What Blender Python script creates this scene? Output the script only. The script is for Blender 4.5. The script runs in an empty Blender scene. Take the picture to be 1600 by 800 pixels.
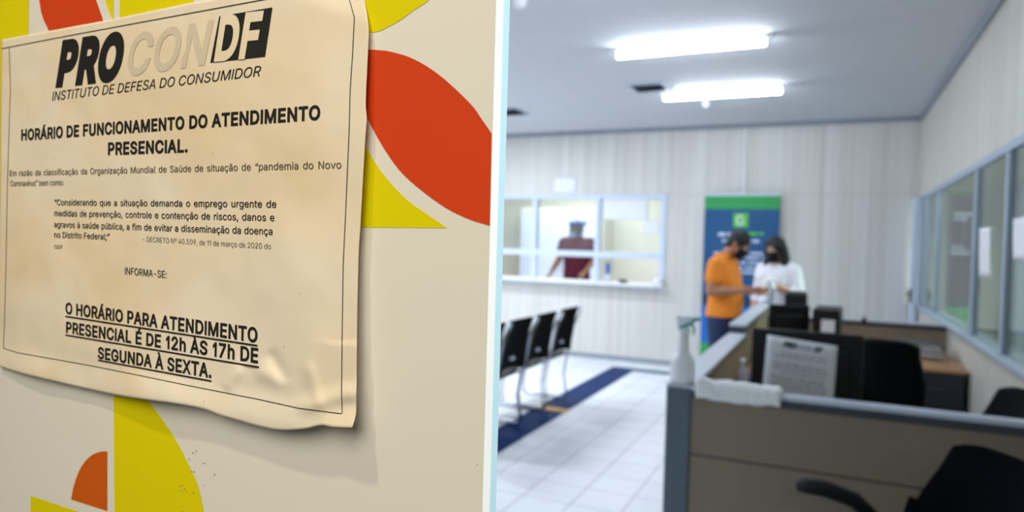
import bpy, bmesh, math, random
from mathutils import Vector, Matrix, noise
from mathutils.geometry import delaunay_2d_cdt
random.seed(7)
scene = bpy.context.scene
col = scene.collection

# ------------------------------------------------------------------ camera
FPX, YAW, PITCH, ROLL = 1079.0, math.radians(24.82), math.radians(-1.21), math.radians(1.606)
CAM = Vector((0, 0, 1.5))
cf = Vector((-math.sin(YAW)*math.cos(PITCH), math.cos(YAW)*math.cos(PITCH), math.sin(PITCH)))
cr = Vector((math.cos(YAW), math.sin(YAW), 0))
cu = cr.cross(cf)
cr, cu = cr*math.cos(ROLL)+cu*math.sin(ROLL), cu*math.cos(ROLL)-cr*math.sin(ROLL)
cam_data = bpy.data.cameras.new('camera')
cam_data.sensor_width = 36
cam_data.lens = FPX/1600*36
cam_data.clip_start = 0.02
cam_data.dof.use_dof = True
cam_data.dof.focus_distance = 0.325
cam_data.dof.aperture_fstop = 9.0
cam = bpy.data.objects.new('camera', cam_data)
col.objects.link(cam)
m3 = Matrix((cr, cu, -cf)).transposed()
cam.matrix_world = Matrix.Translation(CAM) @ m3.to_4x4()
scene.camera = cam

# ------------------------------------------------------------------ world, lights, exposure
scene.view_settings.view_transform = 'Standard'
scene.view_settings.look = 'None'
scene.view_settings.gamma = 1
scene.view_settings.use_curve_mapping = False
scene.view_settings.exposure = 0.45
scene.cycles.max_bounces = 10
scene.cycles.diffuse_bounces = 5
scene.cycles.transparent_max_bounces = 12
scene.cycles.caustics_reflective = False
scene.cycles.caustics_refractive = False
world = bpy.data.worlds.new('world')
scene.world = world
world.use_nodes = True
world.node_tree.nodes['Background'].inputs[0].default_value = (0.9, 0.93, 1.0, 1)
world.node_tree.nodes['Background'].inputs[1].default_value = 0.03

TUBE_STRENGTH = 46.0
COOL = (0.82, 0.90, 1.0)

def lamp(name, kind, loc, energy, color=(1, 1, 1), target=None, **kw):
    d = bpy.data.lights.new(name, kind)
    d.energy = energy
    d.color = color
    for k, v in kw.items():
        setattr(d, k, v)
    o = bpy.data.objects.new(name, d)
    col.objects.link(o)
    o.location = loc
    if target is not None:
        o.rotation_euler = (Vector(target)-Vector(loc)).to_track_quat('-Z', 'Y').to_euler()
    return o

# corridor downlight above the glass door, then two added lights without fixtures
lamp('corridor_downlight', 'SPOT', (-0.37, -0.42, 2.72), 20, (1.0, 0.86, 0.62), (-0.34, 0.25, 1.4),
     spot_size=math.radians(95), spot_blend=0.7, shadow_soft_size=0.035)
lamp('corridor_fill_light', 'AREA', (0.12, -0.80, 2.15), 2.2, (1.0, 0.91, 0.72), (-0.34, 0.25, 1.42),
     shape='RECTANGLE', size=0.8, size_y=0.8, spread=math.radians(70))  # added soft fill for the door and its notice, no such lamp known
lamp('door_edge_fill', 'SPOT', (0.62, 0.50, 2.85), 150, (0.9, 0.96, 1.0), (-0.14, 0.25, 1.55), spot_size=math.radians(36), spot_blend=0.4, shadow_soft_size=0.04)  # added spot that brightens the door's glass edge, stands for no real lamp
# room tubes outside the frame
for x, y in ((-4.05, 5.1), (-4.05, 6.75), (-4.05, 3.5), ):
    lamp('tube_lamp', 'AREA', (x, y, 2.90), 44, COOL, (x, y, 0), shape='RECTANGLE', size=1.15, size_y=0.06)
# lamps of the office behind the counter window and of the room behind the side glazing
lamp('office_lamp', 'AREA', (-3.6, 10.2, 2.75), 54, (0.93, 0.97, 1.0), (-3.6, 10.2, 0), shape='RECTANGLE', size=2.2, size_y=0.3)
lamp('side_office_lamp', 'AREA', (2.0, 6.4, 2.75), 150, (0.92, 1.0, 0.95), (2.0, 5.5, 0), shape='RECTANGLE', size=0.3, size_y=3.0)

# ------------------------------------------------------------------ helpers
def ray(x, y): return cf + cr*((x-800)/FPX) - cu*((y-400)/FPX)
def atY(x, y, v):
    d = ray(x, y); return CAM + d*((v-CAM.y)/d.y)
def atX(x, y, v):
    d = ray(x, y); return CAM + d*((v-CAM.x)/d.x)

def lin(c):
    if isinstance(c, str):
        c = [int(c[i:i+2], 16) for i in (0, 2, 4)]
    return tuple(((v/255)/12.92 if v/255 <= .04045 else ((v/255+.055)/1.055)**2.4) for v in c)

def new_mat(name):
    m = bpy.data.materials.new(name); m.use_nodes = True
    nt = m.node_tree
    return m, nt, nt.nodes['Principled BSDF']

def mat(name, c, rough=.5, metal=0, noise_amt=.06, noise_scale=8, bump=0, bump_scale=60, spec=.5, stretch=None, lincol=False, **kw):
    m, nt, b = new_mat(name)
    c = tuple(c) if lincol else lin(c)
    b.inputs['Roughness'].default_value = rough
    b.inputs['Metallic'].default_value = metal
    b.inputs['Specular IOR Level'].default_value = spec
    for k, v in kw.items():
        b.inputs[k].default_value = v
    tc = nt.nodes.new('ShaderNodeTexCoord')
    mp = nt.nodes.new('ShaderNodeMapping')
    nt.links.new(tc.outputs['Object'], mp.inputs[0])
    if stretch: mp.inputs['Scale'].default_value = stretch
    n = nt.nodes.new('ShaderNodeTexNoise'); n.inputs['Scale'].default_value = noise_scale
    n.inputs['Detail'].default_value = 4
    nt.links.new(mp.outputs[0], n.inputs['Vector'])
    r = nt.nodes.new('ShaderNodeValToRGB')
    r.color_ramp.elements[0].position = .3; r.color_ramp.elements[1].position = .7
    r.color_ramp.elements[0].color = tuple(v*(1-noise_amt) for v in c)+(1,)
    r.color_ramp.elements[1].color = tuple(min(1, v*(1+noise_amt)) for v in c)+(1,)
    nt.links.new(n.outputs[0], r.inputs[0]); nt.links.new(r.outputs[0], b.inputs['Base Color'])
    if bump:
        n2 = nt.nodes.new('ShaderNodeTexNoise'); n2.inputs['Scale'].default_value = bump_scale
        nt.links.new(tc.outputs['Object'], n2.inputs['Vector'])
        bp = nt.nodes.new('ShaderNodeBump'); bp.inputs['Strength'].default_value = bump; bp.inputs['Distance'].default_value = .01
        nt.links.new(n2.outputs[0], bp.inputs['Height']); nt.links.new(bp.outputs[0], b.inputs['Normal'])
    return m

def glass_mat(name, tint=(1, 1, 1), haze=.1, gloss=.12, haze_col=(.9, .95, 1)):
    m = bpy.data.materials.new(name); m.use_nodes = True
    nt = m.node_tree; nt.nodes.clear()
    out = nt.nodes.new('ShaderNodeOutputMaterial')
    t = nt.nodes.new('ShaderNodeBsdfTransparent'); t.inputs[0].default_value = tuple(tint)+(1,)
    g = nt.nodes.new('ShaderNodeBsdfGlossy'); g.inputs['Roughness'].default_value = .02
    fr = nt.nodes.new('ShaderNodeFresnel'); fr.inputs[0].default_value = 1.45
    mx = nt.nodes.new('ShaderNodeMixShader'); m2 = nt.nodes.new('ShaderNodeMixShader')
    mul = nt.nodes.new('ShaderNodeMath'); mul.operation = 'MULTIPLY'; mul.inputs[1].default_value = gloss/.12
    d = nt.nodes.new('ShaderNodeBsdfDiffuse'); d.inputs[0].default_value = tuple(haze_col)+(1,)
    nz = nt.nodes.new('ShaderNodeTexNoise'); nz.inputs['Scale'].default_value = 2.0
    mh = nt.nodes.new('ShaderNodeMath'); mh.operation = 'MULTIPLY'; mh.inputs[1].default_value = haze*2
    nt.links.new(nz.outputs[0], mh.inputs[0])
    nt.links.new(mh.outputs[0], m2.inputs[0])
    nt.links.new(t.outputs[0], m2.inputs[1]); nt.links.new(d.outputs[0], m2.inputs[2])
    nt.links.new(fr.outputs[0], mul.inputs[0]); nt.links.new(mul.outputs[0], mx.inputs[0])
    nt.links.new(m2.outputs[0], mx.inputs[1]); nt.links.new(g.outputs[0], mx.inputs[2])
    nt.links.new(mx.outputs[0], out.inputs[0])
    return m

class MB:
    """collects shapes into one mesh"""
    def __init__(s): s.v = []; s.f = []; s.m = []; s.s = []
    def add(s, vs, fs, mi=0, smooth=False):
        o = len(s.v); s.v += [Vector(v) for v in vs]
        for f in fs:
            s.f.append([i+o for i in f]); s.m.append(mi); s.s.append(smooth)
        return s
    def box(s, a, b, mi=0, rot=None, c=None):
        (x0, y0, z0), (x1, y1, z1) = a, b
        vs = [Vector(p) for p in ((x0,y0,z0),(x1,y0,z0),(x1,y1,z0),(x0,y1,z0),(x0,y0,z1),(x1,y0,z1),(x1,y1,z1),(x0,y1,z1))]
        if rot is not None:
            c = Vector(c) if c is not None else (Vector(a)+Vector(b))/2
            vs = [rot @ (v-c) + c for v in vs]
        return s.add(vs, [(0,3,2,1),(4,5,6,7),(0,1,5,4),(1,2,6,5),(2,3,7,6),(3,0,4,7)], mi)
    def tube(s, pts, r, n=10, mi=0, closed=False):
        pts = [Vector(p) for p in pts]; k = len(pts)
        rs = r if isinstance(r, (list, tuple)) else [r]*k
        rings = []; up = None
        for i in range(k):
            if closed: t = pts[(i+1) % k]-pts[i-1]
            else: t = pts[min(i+1, k-1)]-pts[max(i-1, 0)]
            t = t.normalized()
            if up is None:
                up = t.orthogonal().normalized()
            else:
                up = (up - t*up.dot(t)).normalized()
            w = t.cross(up)
            rings.append([pts[i]+(up*math.cos(a)+w*math.sin(a))*rs[i] for a in [2*math.pi*j/n for j in range(n)]])
        vs = [v for q in rings for v in q]; fs = []
        for i in range(k if closed else k-1):
            i2 = (i+1) % k
            for j in range(n):
                fs.append((i*n+j, i*n+(j+1) % n, i2*n+(j+1) % n, i2*n+j))
        if not closed:
            fs.append(tuple(reversed(range(n)))); fs.append(tuple(range((k-1)*n, k*n)))
        return s.add(vs, fs, mi, True)
    def lathe(s, prof, c=(0, 0, 0), n=24, mi=0, ax='z', smooth=True):
        c = Vector(c); vs = []; fs = []; k = len(prof)
        for r, z in prof:
            for j in range(n):
                a = 2*math.pi*j/n; x, y = r*math.cos(a), r*math.sin(a)
                vs.append(c+(Vector((x, y, z)) if ax == 'z' else Vector((z, x, y)) if ax == 'x' else Vector((y, z, x))))
        for i in range(k-1):
            for j in range(n):
                fs.append((i*n+j, i*n+(j+1) % n, (i+1)*n+(j+1) % n, (i+1)*n+j))
        fs.append(tuple(reversed(range(n)))); fs.append(tuple(range((k-1)*n, k*n)))
        return s.add(vs, fs, mi, smooth)
    def loft(s, rings, mi=0, cap=True):
        n = len(rings[0]); fs = []
        for i in range(len(rings)-1):
            for j in range(n):
                fs.append((i*n+j, i*n+(j+1) % n, (i+1)*n+(j+1) % n, (i+1)*n+j))
        if cap:
            fs.append(tuple(reversed(range(n)))); fs.append(tuple(range((len(rings)-1)*n, len(rings)*n)))
        return s.add([v for r in rings for v in r], fs, mi, True)
    def ell(s, c, r, mi=0, n=20, rot=None):
        c = Vector(c); vs = []; fs = []; k = n//2
        for i in range(k+1):
            t = math.pi*i/k
            for j in range(n):
                a = 2*math.pi*j/n
                p = Vector((r[0]*math.sin(t)*math.cos(a), r[1]*math.sin(t)*math.sin(a), -r[2]*math.cos(t)))
                vs.append(c+(rot @ p if rot is not None else p))
        for i in range(k):
            for j in range(n):
                fs.append((i*n+j, i*n+(j+1) % n, (i+1)*n+(j+1) % n, (i+1)*n+j))
        return s.add(vs, fs, mi, True)
    def sheet(s, fn, nu, nv, th, mi=0):
        """closed thin sheet: fn(u,v)->(point, normal)"""
        A = []; B = []
        for j in range(nv+1):
            for i in range(nu+1):
                p, nn = fn(i/nu, j/nv); p = Vector(p); nn = Vector(nn).normalized()
                A.append(p+nn*th/2); B.append(p-nn*th/2)
        o = len(A); w = nu+1; fs = []
        for j in range(nv):
            for i in range(nu):
                a, b, c, d = j*w+i, j*w+i+1, (j+1)*w+i+1, (j+1)*w+i
                fs.append((a, b, c, d)); fs.append((o+d, o+c, o+b, o+a))
        for i in range(nu):
            fs.append((i+1, i, o+i, o+i+1)); t = nv*w; fs.append((t+i, t+i+1, o+t+i+1, o+t+i))
        for j in range(nv):
            fs.append((j*w, (j+1)*w, o+(j+1)*w, o+j*w)); t = nu; fs.append(((j+1)*w+t, j*w+t, o+j*w+t, o+(j+1)*w+t))
        return s.add(A+B, fs, mi, True)
    def mesh(s, name, mats):
        me = bpy.data.meshes.new(name)
        me.from_pydata([tuple(v) for v in s.v], [], s.f)
        for m in (mats if isinstance(mats, (list, tuple)) else [mats]): me.materials.append(m)
        me.polygons.foreach_set('material_index', s.m)
        me.polygons.foreach_set('use_smooth', s.s)
        bm = bmesh.new(); bm.from_mesh(me); bmesh.ops.recalc_face_normals(bm, faces=bm.faces); bm.to_mesh(me); bm.free()
        me.update()
        return me
    def build(s, name, mats, parent=None, bevel=0, loc=None, seg=2, sub=0):
        o = bpy.data.objects.new(name, s.mesh(name, mats)); col.objects.link(o)
        if parent is not None: o.parent = parent
        if loc is not None: o.location = loc
        if bevel:
            b = o.modifiers.new('bevel', 'BEVEL'); b.width = bevel; b.segments = seg; b.limit_method = 'ANGLE'; b.angle_limit = math.radians(40)
        if sub:
            b = o.modifiers.new('sub', 'SUBSURF'); b.levels = sub; b.render_levels = sub
        return o

def tag(o, label, cat, group=None, kind=None):
    o['label'] = label; o['category'] = cat
    if group: o['group'] = group
    if kind: o['kind'] = kind
    return o
def thing(name, loc, label, cat, group=None, rz=0):
    o = bpy.data.objects.new(name, None); col.objects.link(o); o.empty_display_size = .05
    o.location = loc; o.rotation_euler = (0, 0, rz)
    return tag(o, label, cat, group)
def struct(o, label=None):
    o['kind'] = 'structure'
    if label: o['label'] = label
    return o
def copy_tree(o, parent=None):
    c = o.copy(); col.objects.link(c)
    if parent is not None: c.parent = parent
    for ch in list(o.children): copy_tree(ch, c)
    return c
def smooth(a, b, x):
    t = max(0, min(1, (x-a)/(b-a))); return t*t*(3-2*t)

GLYPH_DATA = """
,188|38 -119 68 71 137 71 84 -119
-453|337 244 337 188 114 188 114 244
.188|95 -4 78 -1 63 9 53 24 50 41 53 59 63 73 78 83 95 87 113 83 128 73 138 59 141 41 138 24 128 9 113 -1
0453|227 -7 191 -3 158 7 130 24 105 48 85 77 69 113 57 155 50 202 48 254 50 306 57 353 69 395 85 431 106 461 130 484 159 502 191 512 227 516 262 512 295 502 323 484 348 461 368 431 384 395 396 353 403 306 405 254 403 202 396 155 384 113 368 77 348 48 323 24 295 7 263 -3|227 50 250 52 271 60 290 74 306 92 320 116 330 144 338 176 342 213 344 254 342 295 338 332 330 365 320 393 306 416 290 435 271 449 250 457 227 460 203 457 182 449 163 435 147 416 134 393 123 365 115 332 111 295 109 254 111 213 115 176 123 144 134 116 147 92 163 74 182 60 203 52
1300|160 0 160 398 62 330 62 396 172 509 222 509 222 0
2453|64 0 64 47 234 229 282 282 299 305 311 327 318 348 320 371 317 397 308 419 293 436 273 449 250 457 224 460 196 457 172 447 153 433 139 413 130 390 127 362 66 362 68 391 75 418 86 442 102 464 121 482 143 496 168 507 196 513 225 516 254 513 281 507 306 497 328 482 346 465 361 445 372 423 379 398 381 372 378 345 371 318 363 299 351 280 336 259 267 180 153 60 153 57 389 57 389 0
4453|40 105 40 158 247 509 311 509 109 166 109 163 413 163 413 105|282 0 282 121 282 146 282 318 343 318 343 0
5453|221 -7 192 -5 165 1 140 11 118 25 99 41 83 60 71 82 63 105 60 130 122 130 127 108 138 89 154 73 173 60 196 52 221 50 250 53 276 64 298 82 314 104 324 131 328 162 326 183 321 203 314 221 297 244 275 262 248 273 218 277 192 275 167 268 145 258 128 246 67 253 96 509 366 509 366 452 151 452 134 301 136 301 155 315 178 325 203 331 229 334 252 332 274 328 294 321 313 311 330 299 345 285 358 269 370 251 379 231 386 210 390 187 391 163 388 132 381 102 369 76 352 52 332 32 309 15 282 3 253 -4
7453|97 0 323 448 323 452 62 452 62 509 391 509 391 449 165 0
9453|226 516 256 513 285 506 310 494 333 478 352 458 368 434 380 408 387 378 389 347 387 322 382 296 373 270 359 240 340 207 315 168 200 0 130 0 301 248 307 248 299 234 287 221 273 210 257 202 238 196 218 195 188 197 161 203 137 214 116 229 98 247 83 269 72 294 66 321 64 352 66 382 73 411 85 436 101 459 120 479 143 494 168 506 196 513|226 460 199 457 174 446 154 429 138 407 129 381 125 352 129 322 138 295 154 274 174 257 199 247 226 243 254 247 279 257 299 273 314 295 324 321 327 350 324 381 314 407 299 429 279 446 254 457
:188|95 -4 78 -1 63 9 53 24 50 41 53 59 63 73 78 83 95 87 113 83 128 73 138 59 141 41 138 24 128 9 113 -1|95 271 78 274 63 284 53 299 50 316 53 334 63 349 78 359 95 362 113 359 128 349 138 334 141 316 138 299 128 284 113 274
;188|38 -119 68 71 137 71 84 -119|103 271 86 274 71 284 61 299 58 316 61 334 71 349 86 359 103 362 121 359 136 349 146 334 149 316 146 299 136 284 121 274
A480|16 0 201 509 276 509 463 0 395 0 287 302 264 372 232 478 245 478 213 371 191 302 85 0|110 142 110 199 370 199 370 142
C510|267 -7 225 -3 186 7 150 25 119 49 92 79 70 115 53 157 44 203 40 254 44 305 53 352 70 393 92 429 119 459 150 484 186 501 225 512 267 516 293 514 317 511 340 504 362 496 383 485 402 471 419 456 435 438 448 418 459 397 467 373 473 348 408 348 401 373 389 395 375 413 357 428 337 440 315 449 292 454 267 456 237 453 209 445 184 432 161 414 141 391 125 364 113 332 106 295 103 254 106 213 113 177 125 145 141 117 161 94 184 76 210 63 237 56 267 53 292 55 315 60 337 69 357 81 375 96 389 114 401 136 408 160 473 160 467 135 459 112 448 91 435 71 420 53 402 38 383 24 363 13 341 5 317 -2 293 -6
D502|219 0 96 0 96 57 215 57 254 60 288 68 318 81 343 99 363 122 379 149 390 181 397 216 399 255 397 294 390 329 379 361 364 388 344 410 320 428 291 441 258 449 221 452 93 452 93 509 225 509 273 505 315 495 353 478 385 455 412 426 433 391 449 351 458 306 462 255 458 205 449 159 433 119 411 83 384 54 351 31 312 14 268 3|125 509 125 0 60 0 60 509
E419|60 0 60 509 372 509 372 452 125 452 125 286 355 286 355 229 125 229 125 57 375 57 375 0
F410|60 0 60 509 369 509 369 452 125 452 125 278 346 278 346 221 125 221 125 0
G520|269 -7 225 -3 185 7 149 25 118 49 91 79 69 116 53 157 43 203 40 254 43 305 53 352 69 393 91 429 117 459 149 484 184 501 223 512 265 516 291 514 316 510 340 504 363 494 384 483 403 469 421 453 436 436 449 416 460 395 468 373 474 349 408 349 399 372 387 393 373 411 356 427 337 439 315 448 291 454 265 456 236 453 209 445 183 432 160 414 141 392 125 364 113 332 106 295 103 254 106 213 113 177 125 145 141 117 161 95 184 76 210 63 238 56 269 53 296 55 322 61 345 71 365 85 382 102 396 123 407 147 413 173 415 202 434 199 283 199 283 256 478 256 478 200 475 160 466 124 451 91 431 62 406 38 377 19 344 5 308 -4
H517|60 0 60 509 125 509 125 289 392 289 392 509 457 509 457 0 392 0 392 232 125 232 125 0
I165|53 0 53 509 112 509 112 0
L393|60 0 60 509 125 509 125 57 361 57 361 0
M628|60 0 60 509 152 509 277 187 287 159 299 123 311 84 322 49 307 49 318 83 330 121 342 158 352 187 476 509 568 509 568 0 504 0 504 291 504 327 505 369 506 413 507 457 513 457 498 409 482 363 467 322 456 291 342 0 286 0 170 291 159 321 145 361 129 408 112 457 119 457 120 416 121 372 122 328 122 291 122 0
N523|60 0 60 509 136 509 343 183 363 151 388 107 414 55 405 54 401 108 399 157 399 195 399 509 463 509 463 0 387 0 202 290 177 331 148 381 108 452 119 454 122 384 124 328 125 291 125 0
O533|267 -7 225 -3 186 7 150 25 119 49 92 79 70 115 53 157 44 203 40 254 44 305 53 352 70 393 92 429 119 459 150 484 186 501 225 512 267 516 309 512 348 501 384 484 415 459 442 429 464 393 480 352 490 305 493 254 490 203 480 157 464 115 442 79 415 49 384 25 348 7 309 -3|267 53 296 55 324 63 349 76 372 94 392 116 408 144 420 176 428 213 430 254 428 295 420 332 408 365 392 392 372 415 349 433 324 446 296 453 267 456 237 453 210 445 184 433 161 415 142 392 125 364 113 332 106 295 103 254 106 213 113 176 125 144 142 117 161 94 184 76 210 63 237 55
P445|60 0 60 509 235 509 272 506 305 499 332 487 356 471 375 452 390 430 400 404 407 377 409 348 407 318 400 291 390 265 375 243 356 223 332 207 305 195 272 188 235 186 109 186 109 242 233 242 257 244 279 248 297 256 318 272 333 294 342 319 344 348 342 376 333 402 318 423 297 439 279 446 257 451 232 452 125 452 125 0
R449|60 0 60 509 236 509 273 506 305 500 333 489 356 473 376 455 390 433 401 408 407 381 409 352 407 323 401 296 390 271 376 250 356 232 333 217 305 206 273 200 236 198 96 198 96 255 234 255 258 256 280 260 298 267 319 281 334 300 342 324 345 352 342 380 334 405 319 425 298 440 279 446 258 451 233 452 125 452 125 0|353 0 230 229 303 229 428 0
S447|224 -9 188 -7 156 -1 128 9 102 23 81 40 64 60 51 83 42 109 38 137 104 137 110 110 123 88 142 71 166 59 194 52 224 49 246 50 267 54 286 60 311 74 329 92 341 114 346 139 342 161 332 179 316 193 296 205 245 222 184 239 145 253 112 269 86 289 67 313 56 341 52 372 54 400 62 425 75 448 92 468 113 484 138 498 165 508 195 514 227 516 259 514 289 508 316 498 340 484 360 468 377 449 390 427 398 403 401 378 337 378 332 402 320 421 302 437 280 449 254 456 225 459 194 456 167 448 145 435 129 418 118 398 115 376 119 352 131 334 148 319 169 308 212 293 264 279 312 264 336 252 359 238 379 220 395 198 402 180 407 161 408 139 406 112 399 87 386 64 370 43 349 25 323 11 294 0 261 -7
T449|32 452 32 509 417 509 417 452 257 452 257 0 193 0 193 452
U517|259 -8 220 -6 186 2 154 15 126 33 103 55 85 80 71 108 63 140 60 173 60 509 124 509 124 178 126 155 132 133 141 113 153 95 169 80 187 68 208 59 232 53 259 52 285 53 309 59 331 68 349 80 364 95 377 113 385 133 391 155 393 178 393 509 457 509 457 173 454 140 446 108 433 80 414 55 391 33 363 15 332 2 297 -6
X474|18 0 217 284 217 236 29 509 104 509 178 400 204 361 223 329 243 292 232 292 252 329 272 361 298 400 374 509 446 509 259 239 259 287 456 0 382 0 292 129 268 165 250 195 230 231 244 231 225 196 206 166 182 129 91 0
a389|160 -9 137 -7 115 -3 94 5 76 15 60 29 48 45 38 63 32 84 30 108 34 138 43 161 58 179 78 193 100 203 125 211 178 220 234 227 252 230 265 235 273 243 276 255 276 257 273 279 267 297 256 311 240 322 220 329 196 331 171 329 149 322 132 313 118 301 107 288 100 274 41 291 51 313 64 331 79 346 95 358 114 368 133 375 153 380 173 383 194 384 239 379 263 372 286 360 306 343 322 320 330 301 335 278 337 251 337 0 277 0 277 52 272 52 252 25 236 12 215 1 190 -6|170 45 202 49 228 59 248 74 263 93 272 115 276 138 276 190 259 182 231 176 200 171 175 168 134 159 117 150 103 139 95 124 92 105 94 87 102 72 114 61 130 52 149 47
b424|229 -8 198 -5 172 4 153 17 138 31 118 59 112 59 112 0 53 0 53 509 114 509 114 319 118 319 137 346 152 360 171 373 197 381 229 384 259 382 287 374 313 361 335 342 354 320 370 293 381 261 388 227 390 189 388 151 381 116 370 84 355 57 336 34 313 16 288 3 260 -6|220 47 242 49 262 55 279 66 294 80 306 97 316 117 323 139 327 163 328 189 327 215 323 239 316 261 307 281 295 298 280 311 262 322 243 328 220 330 198 328 178 322 161 312 147 299 134 282 125 263 118 241 114 216 113 189 114 162 118 138 125 115 135 95 147 78 162 65 179 55 198 49
c396|207 -8 174 -5 144 3 117 16 93 35 72 58 56 85 44 116 37 150 34 187 37 225 44 260 56 291 72 318 93 341 117 360 144 374 174 382 207 384 234 383 260 377 284 368 305 356 324 341 340 322 353 301 362 277 303 262 290 289 270 311 242 325 207 330 184 328 163 321 145 310 130 296 118 278 108 258 102 236 98 212 96 187 98 163 102 139 108 117 118 97 130 80 145 66 163 55 184 49 207 46 243 52 271 66 292 89 304 117 363 102 354 78 341 56 325 37 306 21 285 9 261 -1 235 -6
d424|195 -8 165 -6 137 3 111 16 89 34 70 57 55 84 43 116 36 151 34 189 36 227 43 261 55 293 70 320 89 342 112 361 137 374 165 382 196 384 228 381 253 373 272 360 287 346 306 319 311 319 311 509 372 509 372 0 313 0 313 59 307 59 287 31 272 17 252 4 227 -5|205 47 226 49 246 55 263 65 278 78 290 95 299 115 306 138 310 162 312 189 310 216 306 241 300 263 290 282 278 299 263 312 246 322 227 328 205 330 182 328 162 322 145 311 130 298 118 281 108 261 102 239 98 215 96 189 98 163 102 139 109 117 118 97 130 80 145 66 162 55 182 49
e404|212 -8 177 -5 145 3 117 16 92 35 72 58 56 85 44 116 37 150 34 187 36 224 44 258 55 290 71 317 91 340 115 359 142 373 172 382 205 384 226 383 246 380 266 374 285 366 303 355 319 341 334 324 347 305 357 282 365 256 370 227 371 194 371 169 75 169 75 221 338 221 310 202 308 226 304 248 298 269 283 294 263 314 237 326 205 330 183 328 164 323 146 313 125 294 109 270 99 241 96 211 96 178 98 151 102 127 110 106 121 88 135 73 151 61 169 53 190 48 212 46 234 48 254 53 271 61 285 73 297 88 306 105 365 91 353 63 335 39 320 26 302 14 283 4 261 -3 237 -7
f254|228 379 228 327 6 327 6 379|81 0 81 432 84 461 96 486 113 505 135 519 161 527 187 530 222 527 243 521 227 468 215 472 195 474 171 470 154 460 145 443 142 419 142 0
g425|207 -151 180 -149 156 -146 134 -140 105 -127 82 -110 64 -91 51 -69 101 -41 122 -66 136 -78 154 -88 178 -95 207 -97 236 -95 261 -87 282 -75 298 -58 308 -34 311 -6 311 68 306 68 287 41 272 28 252 16 227 8 195 5 165 7 138 14 113 27 90 43 71 65 55 90 43 120 36 154 34 191 36 229 43 263 55 293 71 320 90 342 112 361 138 374 166 382 196 384 228 382 253 373 273 360 288 346 308 319 313 319 313 379 372 379 372 -9 370 -40 363 -67 350 -90 334 -109 314 -124 291 -136 265 -144 237 -149|205 59 227 61 246 66 264 75 285 95 300 121 307 142 311 166 312 193 311 219 307 242 300 264 291 283 279 299 264 312 247 322 227 328 205 330 182 328 163 322 145 312 130 298 118 282 109 262 102 241 98 218 96 193 98 167 102 144 109 123 124 96 145 76 163 66 183 61
h410|114 227 114 0 53 0 53 509 114 509 114 287 102 287 116 319 132 344 152 362 175 374 200 382 227 384 252 383 275 377 295 369 313 356 328 340 341 321 350 298 355 271 357 240 357 0 296 0 296 235 293 263 286 286 273 304 256 318 235 326 210 329 184 326 161 317 141 303 126 283 117 257
i167|53 0 53 379 114 379 114 0|84 443 67 446 54 455 44 468 41 483 44 499 54 512 67 521 84 524 100 521 114 512 123 499 126 483 123 468 114 455 100 446
l189|139 -2 112 0 91 8 74 20 62 37 55 59 53 84 53 509 114 509 114 99 115 77 120 62 130 54 146 52 160 53 170 54 181 3 162 -1
m610|53 0 53 379 112 379 112 295 108 295 118 323 132 346 151 363 172 376 195 384 219 386 245 383 268 375 287 361 303 342 314 320 321 295 312 295 322 321 337 343 357 361 381 375 407 383 437 386 458 385 478 380 497 372 514 361 529 346 541 328 550 307 555 283 557 255 557 0 496 0 496 254 493 279 485 298 473 313 447 326 419 330 395 328 374 320 358 307 345 290 338 270 335 247 335 0 274 0 274 260 269 288 253 311 229 326 199 330 178 328 158 320 140 307 126 289 117 266 114 238 114 0
n410|114 227 114 0 53 0 53 379 112 379 112 287 102 287 116 319 132 344 152 362 175 374 200 382 227 384 252 383 275 377 295 369 313 356 328 340 341 321 350 298 355 271 357 240 357 0 296 0 296 235 293 263 286 286 273 304 256 318 235 326 210 329 184 326 161 317 141 303 126 283 117 257
o415|207 -8 174 -5 144 3 117 16 93 35 72 58 56 85 44 116 37 150 34 187 37 225 44 260 56 291 72 318 93 341 117 360 144 374 174 382 207 384 241 382 271 374 299 360 323 341 343 318 359 291 371 260 379 225 381 187 379 150 371 116 359 85 343 58 323 35 299 16 271 3 241 -5|207 46 231 49 252 55 270 66 285 80 298 97 307 117 314 139 318 163 319 187 318 212 314 236 307 258 298 278 285 296 270 310 252 321 231 328 207 330 184 328 163 321 145 310 130 296 118 278 108 258 102 236 98 212 96 187 98 163 102 139 108 117 118 97 130 80 145 66 163 55 184 49
p424|53 -143 53 379 112 379 112 319 118 319 137 346 152 360 171 373 197 381 229 384 259 382 287 374 313 361 335 342 354 320 370 293 381 261 388 227 390 189 388 151 381 116 370 84 355 57 336 34 313 16 288 3 260 -6 229 -8 198 -5 173 4 153 17 138 31 118 59 114 59 114 -143|220 47 242 49 262 55 279 66 294 80 306 97 316 117 323 139 327 163 328 189 327 215 323 239 316 261 307 281 295 298 280 311 262 322 243 328 220 330 198 328 178 322 161 312 147 299 134 282 125 263 118 241 114 216 113 189 114 162 118 138 125 115 135 95 147 78 162 65 179 55 198 49
q424|372 -143 311 -143 311 59 306 59 287 31 272 17 252 4 227 -5 195 -8 165 -6 137 3 111 16 89 34 70 57 55 84 43 116 36 151 34 189 36 227 43 261 55 293 70 320 89 342 112 361 137 374 165 382 196 384 228 381 253 373 272 360 287 346 307 319 313 319 313 379 372 379|205 47 226 49 246 55 263 65 278 78 290 95 299 115 306 138 310 162 312 189 310 216 306 241 300 263 290 282 278 299 263 312 246 322 227 328 205 330 182 328 162 322 145 311 130 298 118 281 108 261 102 239 98 215 96 189 98 163 102 139 109 117 118 97 130 80 145 66 162 55 182 49
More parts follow.
